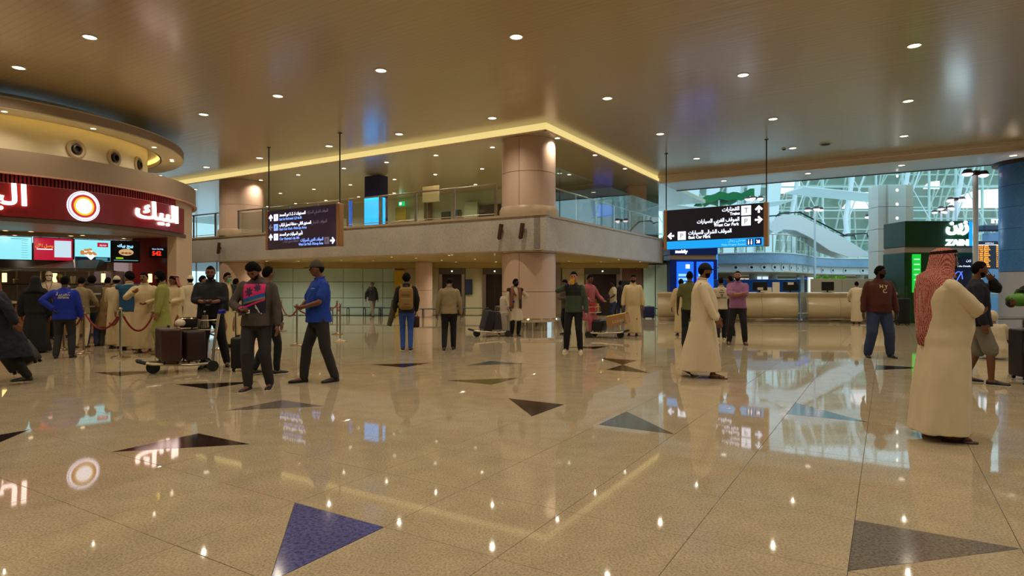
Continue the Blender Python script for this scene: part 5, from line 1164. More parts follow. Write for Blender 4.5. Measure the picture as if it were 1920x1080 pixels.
        for k, ln in enumerate((.072, .080, .075, .058)):
            c = wr[q] + f * .082 + sd * (.032 - .0215 * k); p1 = c + (f * .5 + nrm * .28 * curl) * ln; d2 = (f * (1 - .55 * curl) + nrm * .8 * curl).normalized(); p2 = p1 + d2 * ln * .55
            mm = MB().tube([c - f * .02, p1, p2], [thick, thick * .92, thick * .75], 7); b.add(mm.v, mm.f)
        c = wr[q] + f * .022 + sd * .026; p1 = c + (f * .6 + sd * .75).normalized() * .040; p2 = p1 + (f * .9 + nrm * .4 * curl + sd * .1).normalized() * .030
        mm = MB().tube([c - sd * .012, p1, p2], [thick * 1.25, thick * 1.05, thick * .85], 7); b.add(mm.v, mm.f)
    for q in (-1, 1):      # bare foot inside shoe / sandal
        m = limb([an[q] + Vector((0, .02, -.035)), an[q] + Vector((q * .01, -.08, -.05)), an[q] + Vector((q * .015, -.15, -.058))], [.035, .032, .022], 8); b.add(m.v, m.f)
    body = mkobj('body', fuse(b, vox, 'body', 2 if vox < .009 else 1, adapt=.0), sk, T, smooth='all')
    # ---- face
    if dist < 20:
        for q in (-1, 1):
            MB().ball(tuple(H4 @ Vector((q * .030, -.0835, .012))), .0105, 5, (1.15, .6, .6)).build('eye', EYE, body, smooth=True)
            MB().tube([H4 @ Vector((q * x_, y_, z_)) for x_, y_, z_ in ((.014, -.0965, .030), (.030, -.0945, .034), (.046, -.084, .028))], .0042, 5).build('eyebrow', HAIR, body)
        if not beard: MB().tube([H4 @ Vector((x_, y_, -.052)) for x_, y_ in ((-.022, -.092), (0, -.099), (.022, -.092))], .0045, 5).build('lips', LIP, body)
    if beard: shell(H4, .0025 + .006 * (beard > 1), beardmask, .002, seed).build('beard', BEARD, T, smooth='all')
    if beard == .5 or beard < 0: pass
    hm_ = {'short': (hairmask(), .012, .004), 'full': (hairmask(.45, -.10, -.6), .024, .010), 'curly': (hairmask(.48, .0, -.5), .030, .02), 'long': (hairmask(.42, -.45, -1.1), .030, .012), 'buzz': (hairmask(.6, .1, -.45), .004, 0), 'bald': None}[hair]
    if hm_: shell(H4, hm_[1], hm_[0], hm_[2], seed).build('hair', HAIRB if hair == 'curlyb' else HAIR, T, smooth='all')
    # ---- headgear
    def capshell(m, brim=True, z0=.18, th=.016):
        c_ = shell(H4, th, lambda x, y, z: 1 if z > z0 else -1).build('cap', m, T, smooth='all')
        if brim:
            vs = []; 
            for i in range(9):
                a = -1.0 + 2.0 * i / 8; x = math.sin(a) * .075; 
                for k_, (d_, zz) in enumerate(((.0, .0), (.045, -.006), (.085 * math.cos(a * .8), -.018))): vs.append(H4 @ Vector((x * (1 + .05 * k_), -.090 * math.cos(a) - .006 - d_, .035 + zz)))
            fs_ = [(i * 3 + k_, i * 3 + k_ + 1, i * 3 + k_ + 4, i * 3 + k_ + 3) for i in range(8) for k_ in range(2)]
            o = MB().add(vs, fs_).build('brim', m, c_, smooth=True); sm = o.modifiers.new('t', 'SOLIDIFY'); sm.thickness = .005
    if cap and cap[0] == 'cap': capshell(C[cap[1]])
    if cap and cap[0] == 'kufi': capshell(C[cap[1]], False, .22, .014)
    if cap and cap[0] in ('ghutra', 'hijab'):
        m = CHECK if cap[1] == 'check' else C[cap[1]]; hij = cap[0] == 'hijab'; long_ = cap[2] if len(cap) > 2 else .30
        Hh = Matrix.Translation(HB) @ Matrix.Rotation(R(yaw), 4, 'Z') @ Matrix.Translation((0, 0, .118)); rings = []; n = 36
        if hij: rows = [(.132, .01, .012, .012), (.128, .045, .05, .05), (.105, .082, .09, .09), (.07, .094, .112, .112), (.03, .098, .118, .12), (-.03, .104, .12, .126), (-.09, .118, .12, .134), (-.15, .15, .13, .14), (-.21, .21, .15, .155), (-.27, .24, .16, .165)]
        else: rows = [(.134, .01, .012, .012), (.130, .045, .05, .05), (.108, .082, .090, .092), (.072, .096, .112, .112), (.03, .102, .122, .118), (-.03, .112, .10, .128), (-.08, .128, .06, .138), (-.13, .15, .03, .155), (-.20, .175, .02, .175), (-.28, .18, .02, .19), (-.28 - long_ * .4, .16, .02, .195), (-.28 - long_ * .75, .12, .02, .20), (-.28 - long_, .06, .02, .205)]
        vs = []; fs = []; back_c = .0
        for i, (zz, rx, rf, rb) in enumerate(rows):
            if i > 6 and not hij: rb = max(rb, .137 * g + .042 + .012 * (i > 8)); rx *= g ** .5
            for j in range(n):
                a = 2 * PI * j / n; w_ = max(0, i - 3) / 9; fo = 1 + .05 * w_ * math.sin(a * 9 + seed + i * .1) + .02 * w_ * math.sin(a * 17 + seed)
                r_ = rb if math.sin(a) > 0 else rf; x, y = rx * math.cos(a), r_ * math.sin(a) * fo + .012
                z_ = zz - .03 * w_ * math.cos(a * 2) + (.02 * math.cos(a) if i > 8 and not hij else 0)
                vs.append(Hh @ Vector((x, y, z_)))
        for i in range(len(rows) - 1):
            for j in range(n):
                a = 2 * PI * (j + .5) / n; front = -math.sin(a); zz = rows[i + 1][0]
                if hij:
                    if front > .78 and -.09 < rows[i][0] < .08: continue
                else:
                    if front > .30 and zz < .045: continue
                    if front > -.1 and zz < -.14: continue
                fs.append((i * n + j, (i + 1) * n + j, (i + 1) * n + (j + 1) % n, i * n + (j + 1) % n))
        o = MB().add(vs, fs).build('headcloth', m, T, smooth='all'); sm = o.modifiers.new('t', 'SOLIDIFY'); sm.thickness = .006
        if not hij:
            for k_ in (0, 1): MB().tube([Hh @ Vector(((.088 - .006 * k_) * math.cos(a), (.106 - .006 * k_) * math.sin(a) + .012, .086 + .014 * k_ - .010 * math.sin(a))) for a in [2 * PI * i / 24 for i in range(24)]], .0085, 6, closed=True).build('head_cord', HAIR, o, smooth=True)
    if cap and cap[0] == 'mask':
        shell(H4, .012, lambda x, y, z: 1 if (y < -.1 and -.85 < z < -.02 and abs(x) < .75) else -1).build('face_mask', pm('mask_' + cap[1], {'green': '6fb79a', 'white': 'e6ddd0'}[cap[1]], .7), T, smooth='all')
    # ---- clothes
    def torso_rings(rows, flare=None): return loft([[bend(p) for p in ell((0, y, z_), rx, ry, 22)] for z_, y, rx, ry in rows])
    def arm_tube(q, frac, r0, r1, r2):
        if frac <= 1: return limb([sh[q] + Vector((-q * .02, 0, .0)), sh[q] + Vector((0, 0, -.005)), sh[q].lerp(el[q], frac)], [r0, r0 + .002, r1])
        return limb([sh[q] + Vector((-q * .015, 0, 0)), sh[q].lerp(el[q], .08), sh[q].lerp(el[q], .5), el[q], el[q].lerp(wr[q], .5), el[q].lerp(wr[q], frac - 1)], [r0, r0 * 1.01, max(r0 * .97, r1 * 1.04), r1, (r1 + r2) / 2, r2])
    bl = belly
    if top:
        kind, colr = top[0], C[top[1]]; mb = MB(); tn = {'tee': 'tshirt', 'polo': 'polo_shirt', 'sweat': 'sweatshirt', 'jacket': 'jacket', 'thobe': 'robe', 'kurta': 'kurta', 'abaya': 'cloak', 'coat': 'coat'}[kind]
        spy = abs(an[-1].y - an[1].y) / 2
        ks = {'tee': .010, 'polo': .012, 'sweat': .022, 'jacket': .030, 'thobe': .022, 'kurta': .018, 'abaya': .045, 'coat': .045}[kind]
        if kind in ('thobe', 'kurta', 'abaya', 'coat'):
            ax = (an[-1] + an[1]) / 2; hz = {'thobe': hemz, 'kurta': .47, 'abaya': .035, 'coat': .42}[kind]; spread = abs(an[-1].y - an[1].y) / 2; wx_ = abs(an[-1].x - an[1].x) / 2; tt = 1 - hz / .9
            hx = .176 * g ** .6 + (.03 if g < 1.15 else .008) + max(0, wx_ - .09) * tt * .6 + {'abaya': .09, 'kurta': .045, 'coat': .05}.get(kind, 0); hy = .142 * g ** .6 + spread * tt * (.66 if g < 1.25 else .4) + {'abaya': .08, 'kurta': .055, 'coat': .06}.get(kind, 0)
            rows = []
            for k in range(9):
                f = k / 8; z_ = hz + (.86 - hz) * f; e_ = (1 - f) ** .8; rows.append((z_, ax.y * (1 - f) * tt, (.178 * g + (hx - .178) * e_), (.138 * g + bl * .3 + (hy - .138) * e_)))
            lr = []
            for (z_, y, rx, ry) in rows:
                am = .045 * (1 - (z_ - hz) / (.9 - hz + 1e-6)); lr.append([bend(p) for p in ell((0, y, z_), rx, ry, 40, 2.2, lambda a: 1 + am * math.sin(5 * a + seed) + am * .6 * math.sin(9 * a + seed * 2))])
            up = [(.93, -.005, .178 * g, .138 * g + bl * .5), (1.02, -.01 - bl * .3, .170 * g, .132 * g + bl), (1.15, -.01 - bl * .2, .172 * g, .132 * g + bl * .8), (1.28, 0, .182 * g, .136 * g + bl * .3), (1.37, .005, .188 * g, .118 * g), (1.43, .01, .150 * g, .092 * g), (1.475, .012, .085, .078), (1.50 if kind != 'kurta' else 1.488, .01, .067, .068)]
            if kind == 'abaya': up = [(z_, y, rx * 1.12, ry * 1.12) for z_, y, rx, ry in up]
            for r_ in up: lr.append([bend(p) for p in ell((0, r_[1], r_[0]), r_[2], r_[3], 40, 2.3)])
            mb.add(*loft(lr))
        else:
            k2 = ks; hem = .86 if kind != 'jacket' else .82
            if tuck: hem = .93
            rows = [(hem, 0, .170 * g + k2, .122 * g + k2 + bl * .3 + spy * .16), (.93, -.003, .164 * g + k2, .118 * g + k2 + bl * .6 + spy * .06), (1.04, -.008 - bl * .3, .152 * g + k2, .110 * g + k2 + bl), (1.17, -.006 - bl * .2, .158 * g + k2, .112 * g + k2 + bl * .8), (1.30, 0, .172 * g + k2 * .8, .118 * g + k2 * .8 + bl * .3), (1.385, .005, .182 * g + k2 * .5, .102 * g + k2 * .6), (1.44, .01, .135 * g, .080 + k2 * .4), (1.475, .012, .082 + k2 * .3, .070 + k2 * .3), (1.495, .01, .066 + k2 * .2, .062 + k2 * .2)]
            mb.add(*torso_rings(rows))
        wide = {'tee': 0, 'polo': 0, 'sweat': .012, 'jacket': .016, 'thobe': .016, 'kurta': .012, 'abaya': .045, 'coat': .02}[kind]
        for q in (-1, 1):
            if sleeve == 'short': m = arm_tube(q, .74, .060, .064 * (1 + .1 * (g - 1)), 0)
            elif sleeve == 'half': m = arm_tube(q, 1.05, .061, .060, .056)
            elif sleeve == 'none': m = limb([sh[q] + Vector((-q * .04, 0, 0)), sh[q] + Vector((-q * .0, 0, -.01))], [.06, .062])
            else: m = arm_tube(q, 1.93, .058 + wide * .2, .051 + wide * .8, .040 + wide * .9)
            mb.add(m.v, m.f)
        mats = [colr]
        me = fuse(mb, cv, tn, 3, fold={'abaya': .016, 'thobe': .010, 'kurta': .009, 'coat': .012}.get(kind, .007) * (1 if dist > 9.7 else 1.15), fs=8 if kind in ('thobe', 'abaya') else 11, seed=seed, zs=.28 if kind in ('thobe', 'abaya', 'kurta') else .8)
        cl = mkobj(tn, me, mats, T, smooth='all')
        if len(top) > 2 and top[2] == 'bicolor':      # dark yoke over a lighter lower half
            me.materials.append(C[top[3]])
            for p_ in me.polygons:
                c = p_.center
                if c.z > 1.22 and abs(c.x) < .17: p_.material_index = 1
        if kind in ('thobe', 'kurta', 'polo', 'tee', 'sweat') and dist < 20:
            MB().tube([bend((.070 * math.cos(a), .068 * math.sin(a) + .010, 1.497 + (.012 if kind == 'thobe' else .0) + .012 * math.sin(a)), 1) for a in [2 * PI * i / 20 for i in range(20)]], .011 if kind != 'thobe' else .015, 7, closed=True).build('collar', colr, cl, smooth=True)
        T['_cloth'] = cl.name
    if legs:
        kind, colr = legs; mb = MB(); r0, r1, r2 = {'trousers': (.100, .078, .062), 'slim': (.094, .066, .052), 'baggy': (.112, .098, .076), 'shorts': (.108, .100, .1)}[kind]
        rows = [(.79, 0, .10, .09), (.85, 0, .150 * g, .112 * g), (.91, 0, .154 * g, .108 * g), (.98, 0, .140 * g, .100 * g)]
        mb.add(*loft([[bend(p) for p in ell((0, y, z_), rx, ry, 20)] for z_, y, rx, ry in rows]))
        for q in (-1, 1):
            if kind == 'shorts': m = limb([hip[q] + Vector((0, 0, -.02)), hip[q].lerp(kn[q], .55), kn[q].lerp(hip[q], -.04)], [r0 * g, r1, r2])
            else: m = limb([hip[q] + Vector((0, 0, -.02)), hip[q].lerp(kn[q], .5), kn[q], kn[q].lerp(an[q], .5), an[q] + Vector((0, .0, -.01))], [r0 * g, (r0 + r1) / 2 * g ** .5, r1, (r1 + r2) / 2 + .003, r2])
            mb.add(m.v, m.f)
        mkobj('trousers' if kind != 'shorts' else 'shorts', fuse(mb, cv, 'trousers', 3, fold=.006, fs=12, seed=seed + 3, zs=.6), C[colr], T, smooth='all')
    # ---- shoes
    if not nofeet:
        for q in (-1, 1):
            f = st[0] if q == -1 else st[1]; lift = f[2]; a = an[q]; yawf = R(q * 9)
            pit = R(-28) if lift > .04 else 0
            FM = Matrix.Translation((a.x, a.y, a.z - .0)) @ Matrix.Rotation(yawf, 4, 'Z') @ Matrix.Rotation(-pit, 4, 'X')
            sm_ = {'shoe': SHOE, 'sneaker': pm('sneaker_cream', 'cbbd9c', .6), 'sneakerdark': SHOE, 'sandal': pm('sandal_brown', '3a2016', .5), 'brown': pm('shoe_brown', '4a3020', .5), 'grey': pm('shoe_grey', '6a5c48', .6)}[shoes]
            low = shoes == 'sandal'; rings = []
            for y, w, hh in ((.062, .022, .03), (.055, .034, .065 if not low else .03), (.02, .037, .082 if not low else .026), (-.04, .037, .075 if not low else .022), (-.10, .042, .052 if not low else .02), (-.15, .044, .042 if not low else .018), (-.19, .036, .034 if not low else .016), (-.212, .016, .022 if not low else .014)):
                rings.append([FM @ Vector((w * math.cos(t_) * (1 if math.sin(t_) < 0 else .92), y, -.085 + (.0 if math.sin(t_) < -.2 else 0) + hh * max(0, (math.sin(t_) + .25) / 1.25) + .004)) for t_ in [2 * PI * j / 14 for j in range(14)]])
            v_, f_ = loft(rings); sho = MB().add(v_, f_).build('sandal' if low else 'shoe', sm_, T, smooth='all')
            if shoes in ('sneaker', 'sneakerdark'):
                rings = [[FM @ Vector((w * math.cos(t_), y, -.0835 + .009 * math.sin(t_))) for t_ in [2 * PI * j / 12 for j in range(12)]] for y, w in ((.064, .024), (.055, .037), (0, .040), (-.1, .045), (-.16, .046), (-.2, .036), (-.216, .016))]
                v_, f_ = loft(rings); MB().add(v_, f_).build('shoe_sole', SOLEW, sho, smooth='all')
            if low: MB().tube([FM @ Vector(p_) for p_ in ((-.042, -.09, -.07), (-.02, -.10, -.036), (.02, -.10, -.036), (.042, -.09, -.07))], .010, 6).build('strap', sm_, sho)
    info = dict(T=T, bend=bend, wr=wr, el=el, sh=sh, H4=H4, M=Matrix.Translation(P) @ Matrix.Rotation(R(hd), 4, 'Z') @ Matrix.Scale(s, 4), an=an)
    if key: PEOPLE[key] = info
    return info
def cloth_of(info): return bpy.data.objects[info['T']['_cloth']]
def decal(info, name, c, w, h, nx, nz, pic, mats, dy=-1, off=.004):      # printed patch laid on the garment; pic(u, v) -> index or None
    o = cloth_of(info); me = o.data; bvh = BVHTree.FromPolygons([v.co.copy() for v in me.vertices], [tuple(p.vertices) for p in me.polygons])
    pts = {}; fs = []; ids = []; vs = []
    for i in range(nx + 1):
        for j in range(nz + 1):
            x = c[0] + (i / nx - .5) * w; z = c[1] + (j / nz - .5) * h; r = bvh.ray_cast(Vector((x, dy * 1.0, z)), Vector((0, -dy, 0)))
            if r[0] is not None: pts[i, j] = len(vs); vs.append(r[0] + Vector((0, dy * off, 0)))
    for i in range(nx):
        for j in range(nz):
            k = pic((i + .5) / nx, (j + .5) / nz); q = [(i, j), (i + 1, j), (i + 1, j + 1), (i, j + 1)]
            if k is None or any(a not in pts for a in q): continue
            fs.append(tuple(pts[a] for a in q)); ids.append(k)
    m = bpy.data.meshes.new(name); m.from_pydata(vs, [], fs); m.update()
    d = mkobj(name, m, mats, info['T'], smooth='all'); m.polygons.foreach_set('material_index', ids); return d
def textdecal(info, name, body, c, size, mat, dy=-1, width=None, rot=0):
    o = cloth_of(info); me = o.data; bvh = BVHTree.FromPolygons([v.co.copy() for v in me.vertices], [tuple(p.vertices) for p in me.polygons])
    tm = text_mesh(body, size, 0, 'CENTER', .0015)
    for v in tm.vertices:
        x, z = v.co.x, v.co.y; x, z = x * math.cos(rot) - z * math.sin(rot), x * math.sin(rot) + z * math.cos(rot)
        x = c[0] + (x if dy < 0 else -x); z = c[1] + z; r = bvh.ray_cast(Vector((x, dy, z)), Vector((0, -dy, 0))); y = r[0].y if r[0] else 0; v.co = Vector((x, y + dy * .005, z))
    tm.materials.clear(); return mkobj(name, tm, mat, info['T'])
def held(info, q, name, label, cat, fn, off=(0, 0, 0)):      # a thing held in hand q, upright, turned like the person
    f = (info['wr'][q] - info['el'][q]).normalized(); p = info['M'] @ (info['wr'][q] + f * .075 + Vector(off)); t = thing(name, label, cat, p, info['T'].rotation_euler.z); fn(t, q); return t
def phone_fn(t, q): MB().bevbox((0, 0, 0), (.075, .009, .15), .004, M=Matrix.Rotation(R(-50), 4, 'X')).build('case', black, t); MB().bevbox((0, 0, 0), (.068, .003, .14), .001, M=Matrix.Rotation(R(-50), 4, 'X') @ Matrix.Translation((0, .006, 0))).build('display', em('phone_glow', '9fb4c8', .35), t)
# ---- foreground and middle people
g_ = person('man in long cream robe and red checked headcloth, arms crossed, nearest figure on the right', 1768, 822, 1.78, 74, 'brown', ('thobe', 'white'), None, 'sandal', 'cross', 'cross2', ((-.12, -.03, 0), (.11, .05, 0)), hair='short', beard=2, cap=('ghutra', 'check', .50), girth=1.3, belly=.04, hemz=.07, head=(14, 0))
w_ = person('man in a cream robe and black cap walking to the right', 1318, 707, 1.80, 70, 'mid', ('thobe', 'white'), None, 'sandal', 'downfront', 'downfront', ((-.09, -.17, 0), (.09, .24, .06)), hair='short', beard=1, cap=('cap', 'black'), girth=1.2, belly=.04, head=(12, 0), hemz=.10)
def misbaha(t, q): MB().tube([(.0, 0, 0), (.02, -.02, -.07), (.0, -.03, -.13), (-.02, -.01, -.06)], .007, 6, closed=True).build('beads', pm('beads_brown', '3a1d14', .4), t, smooth=True)
held(w_, -1, 'prayer_beads', 'string of brown prayer beads held by the man in cream robe and black cap', 'beads', misbaha)
def watch(info, q, label):
    f = (info['wr'][q] - info['el'][q]).normalized(); p = info['M'] @ (info['wr'][q] - f * .03); t = thing('wristwatch', label, 'watch', p, info['T'].rotation_euler.z)
    M = Vector((0, 0, 1)).rotation_difference(f).to_matrix().to_4x4(); MB().lathe([(.040, -.012), (.044, 0), (.040, .012), (.036, 0)], 18).build('strap', pm('watch_strap', '6a4a20', .4, .5), t, M=M, smooth=True); MB().lathe([(.001, .0), (.024, .0), (.024, .012), (.001, .013)], 14).build('dial', black, t, M=M @ Matrix.Translation((0, -.042, 0)) @ Matrix.Rotation(PI / 2, 4, 'X'))
watch(w_, -1, 'gold brown wristwatch over the cuff of the man in black cap')
s_ = person('man in a grey brown sweatshirt with pink and blue palm print, looking at his phone', 482, 730, 1.80, 4, 'mid', ('sweat', 'grey'), ('trousers', 'darkjean'), 'sneakerdark', 'down', 'phonelow', ((-.09, -.10, 0), (.14, .06, 0)), hair='full', beard=1, head=(-10, 38), girth=1.08, key='sweat')
held(s_, -1, 'mobile_phone', 'phone held low by the man in the printed sweatshirt', 'phone', phone_fn)
def palms(u, v):
    if v < .06 or u < .03 or u > .97 or v > .97: return 0
    a = .40 + .22 * u
    if v > a + .06:
        for cx, cy, r in ((.30, .70, .18), (.66, .84, .16)):
            d = math.hypot(u - cx, (v - cy) * 1.1); an_ = math.atan2(v - cy, u - cx)
            if d < r * (.55 + .45 * abs(math.sin(an_ * 3.5))) : return 3
        if abs(u - .34 - (v - .62) * .2) < .03 and v < .72: return 3
        return 1
    if v > a - .06: return 2
    if v > a - .13: return 4
    if abs(v - (.16 + .3 * u)) < .030: return 1
    return 0
decal(s_, 'chest_print', (0, 1.235), .30, .40, 80, 100, palms, [pm('print_navy', '14122e', .7), pm('print_pink', 'd8246e', .7), pm('print_blue', '1a5aa8', .7), pm('print_purple', '3a1a4c', .7), pm('print_sand', '7d7a70', .7)])
textdecal(s_, 'print_stroke', '/', (.09, 1.05), .16, pm('print_white', 'cfc6c0', .7), rot=.75); textdecal(s_, 'print_stroke', '/', (.11, 1.04), .16, pm('print_white', 'cfc6c0', .7), rot=1.0)
o = MB().bevbox((0, 0, 0), (.075, .006, .05), .002).build('paper_label', pm('paper', 'e6e0d2', .6), s_['T'], M=Matrix.Translation((-.08, -.155, 1.055)))
p_ = person('man in a bright blue polo shirt and brown cap, looking to the left', 598, 716, 1.82, -52, 'mid', ('polo', 'polo'), ('trousers', 'darkjean'), 'shoe', 'belly', 'belly', ((-.11, -.20, 0), (.12, .17, 0)), hair='short', beard=0, cap=('cap', 'vest'), girth=1.10, belly=.03, sleeve='short', head=(-14, 0), key='polo')
textdecal(p_, 'chest_logo', '~v~', (.09, 1.33), .05, pm('logo_teal', '6fb0c0', .7))
b_ = person('broad bearded man in a black shirt holding a phone behind the luggage trolley', 395, 690, 1.80, 20, 'mid', ('tee', 'black'), ('trousers', 'black'), 'shoe', 'phone', 'phone', ((-.12, .05, 0), (.24, .15, 0)), hair='buzz', beard=2, girth=1.22, belly=.06, sleeve='half', head=(4, 8), key='black')
held(b_, -1, 'mobile_phone', 'pale phone in both hands of the man in black', 'phone', phone_fn)
person('man in black with dark hair, mostly behind the man in the sweatshirt', 500, 702, 1.76, 150, 'mid', ('jacket', 'charcoal'), ('slim', 'black'), 'sneakerdark', 'down', 'down', 'step', hair='short', head=(0, 0))
person('man with backpack and blue jeans seen from behind', 762, 657, 1.73, 188, 'brown', ('sweat', 'charcoal'), ('slim', 'bluejean'), 'sneakerdark', 'down', 'downfront', ((-.09, .05, 0), (.08, -.05, 0)), hair='full', girth=.96, key='pack')
person('man in a beige sweater and black trousers seen from behind', 842, 656, 1.66, 184, 'brown', ('sweat', 'beige'), ('trousers', 'black'), 'brown', 'down', 'down', 'step', hair='short', girth=1.06, head=(0, 30), lean=6)
person('man in cream kurta, brown vest and scarf, hand on hip, before the round column', 966, 630, 1.66, 14, 'dark', ('kurta', 'offwhite'), ('trousers', 'black'), 'brown', 'akimbo', 'downfront', 'stand', hair='short', beard=1, head=(48, 0), key='scarf')
person('man in green and black sweatshirt drinking from a yellow cup', 1076, 660, 1.76, -12, 'fair', ('sweat', 'green', 'bicolor', 'dgreen'), ('trousers', 'black'), 'sneaker', 'down', 'drink', ((-.17, -.02, 0), (.14, -.0, 0)), hair='short', girth=1.0, key='cup')
def cup_fn(t, q): MB().lathe([(.001, -.06), (.032, -.06), (.044, .06), (.041, .06), (.030, -.05), (.001, -.05)], 18).build('cup_wall', pm('cup_yellow', 'f0b414', .45), t, smooth=True, M=Matrix.Rotation(R(35), 4, 'X')); MB().lathe([(.043, .055), (.047, .062), (.043, .068)], 18).build('rim', pm('cup_rim', 'f4d070', .5), t, M=Matrix.Rotation(R(35), 4, 'X'))
held(PEOPLE['cup'], -1, 'paper_cup', 'yellow paper cup at the mouth of the man in the green sweatshirt', 'cup', cup_fn, (.03, -.03, .03))
person('person in dark clothes with a phone, half hidden behind the man with the yellow cup', 1063, 627, 1.66, -60, 'mid', ('jacket', 'vest'), ('trousers', 'black'), 'shoe', 'phone', 'phone', 'stand', hair='short', head=(0, 20))
person('man in a pink kurta pushing the trolley with the carton', 1104, 632, 1.78, 38, 'brown', ('kurta', 'pink'), ('baggy', 'pink'), 'sandal', 'hold', 'hold', 'step', hair='short', head=(0, 10))
person('man in a white shirt and jeans, bent arm, in front of the widest lift', 1150, 608, 1.66, -78, 'dark', ('tee', 'offwhite'), ('trousers', 'jean'), 'shoe', 'hold', 'phone', 'stand', hair='short', sleeve='short')
person('person in black with a dark bag behind the white shirted man', 1163, 604, 1.68, 150, 'dark', ('jacket', 'charcoal'), ('trousers', 'jean'), 'shoe', 'down', 'down', 'stand', hair='short')
person('man in a plain cream robe walking towards the camera, right of the carton trolley', 1187, 630, 1.78, -8, 'mid', ('thobe', 'cream'), None, 'sneakerdark', 'down', 'down', ((-.11, .06, 0), (.09, -.10, 0)), hair='short', beard=1, girth=1.12, belly=.02)
person('distant man in black with backpack walking by the white wall', 698, 594.5, 1.66, 40, 'mid', ('jacket', 'black'), ('trousers', 'short'), 'shoe', 'down', 'swingb', 'walk', hair='short', cap=('cap', 'black'), key='dist')
# right side
person('person in a cream robe behind the man in the olive shirt', 1277, 629, 1.66, 170, 'dark', ('thobe', 'cream'), None, 'sandal', 'down', 'down', 'stand', hair='short')
person('dark skinned man in an olive t-shirt, back turned', 1293, 652, 1.80, 160, 'dark', ('tee', 'olive'), ('trousers', 'black'), 'sneakerdark', 'down', 'down', 'step', hair='buzz', sleeve='short')
person('man in a white t-shirt printed on the back, standing at the counter', 1352, 638, 1.68, 170, 'mid', ('tee', 'offwhite'), ('trousers', 'black'), 'sneaker', 'down', 'down', 'step', hair='buzz', sleeve='short', key='print')
for z, w_t, tx in ((1.37, .06, 'The'), (1.31, .12, 'freight'), (1.25, .07, 'the'), (1.21, .03, 'of'), (1.16, .15, 'EMOTIONS')): textdecal(PEOPLE['print'], 'back_print', tx, (0, z), .05, pm('print_ink', '2c2a34', .8), dy=1)
person('bald man in a dark shirt behind the man in the purple shirt', 1370, 630, 1.76, -150, 'brown', ('jacket', 'charcoal'), ('trousers', 'black'), 'shoe', 'down', 'down', 'stand', hair='buzz')
person('bearded man in a purple t-shirt with crossed arms', 1383, 646, 1.82, -16, 'fair', ('tee', 'purple'), ('trousers', 'charcoal'), 'sandal', 'cross', 'cross2', ((-.19, .02, 0), (.17, .04, 0)), hair='buzz', beard=2, girth=1.14, belly=.03, sleeve='half', head=(-8, -6))
person('man in a brown sweatshirt and blue trousers looking to the right', 1648, 670, 1.85, -12, 'dark', ('sweat', 'brownk'), ('baggy', 'jean'), 'shoe', 'down', 'down', ((-.19, .0, 0), (.21, .02, 0)), hair='short', beard=2, girth=1.12, belly=.04, head=(64, 0), key='brown')
textdecal(PEOPLE['brown'], 'chest_print', 'H Y', (.03, 1.32), .09, pm('print_cream', 'd8c896', .7), rot=-.1); textdecal(PEOPLE['brown'], 'chest_print', 'C', (.05, 1.23), .10, pm('print_cream', 'd8c896', .7), rot=.3)
person('person in white leaning over the right counter', 1606, 607, 1.66, 150, 'brown', ('thobe', 'white'), None, 'shoe', 'hold', 'hold', 'stand', hair='short', lean=14)
person('man in navy jacket and grey shorts with a hand at his mouth, right', 1832, 718, 1.80, 58, 'brown', ('jacket', 'navy'), ('shorts', 'short'), 'sneakerdark', 'mouth', 'down', ((-.12, -.17, 0), (.10, .10, 0)), hair='short', beard=1, girth=1.06, head=(8, 0), key='shorts')
person('person just outside the right picture edge carrying a green bag', 1952, 722, 1.74, -60, 'brown', ('jacket', 'charcoal'), ('trousers', 'black'), 'shoe', 'down', ((.24, -.32, 1.20), (.5, .5, -.4)), 'stand', hair='short', key='edge')
P = at(1912, 9.0, zv(562, 9.0)); t = thing('green_bag', 'rounded bright green bag at the right picture edge', 'bag', P); mb = MB().ball((0, 0, 0), .16, 12, (1.25, .7, .62)); mb.build('bag_body', pm('bag_green', '4d8a22', .5), t, smooth=True); MB().tube([(-.08, 0, .08), (-.04, 0, .15), (.06, 0, .15), (.10, 0, .08)], .012, 6).build('bag_handle', pm('bag_green_dark', '2f5a16', .6), t)
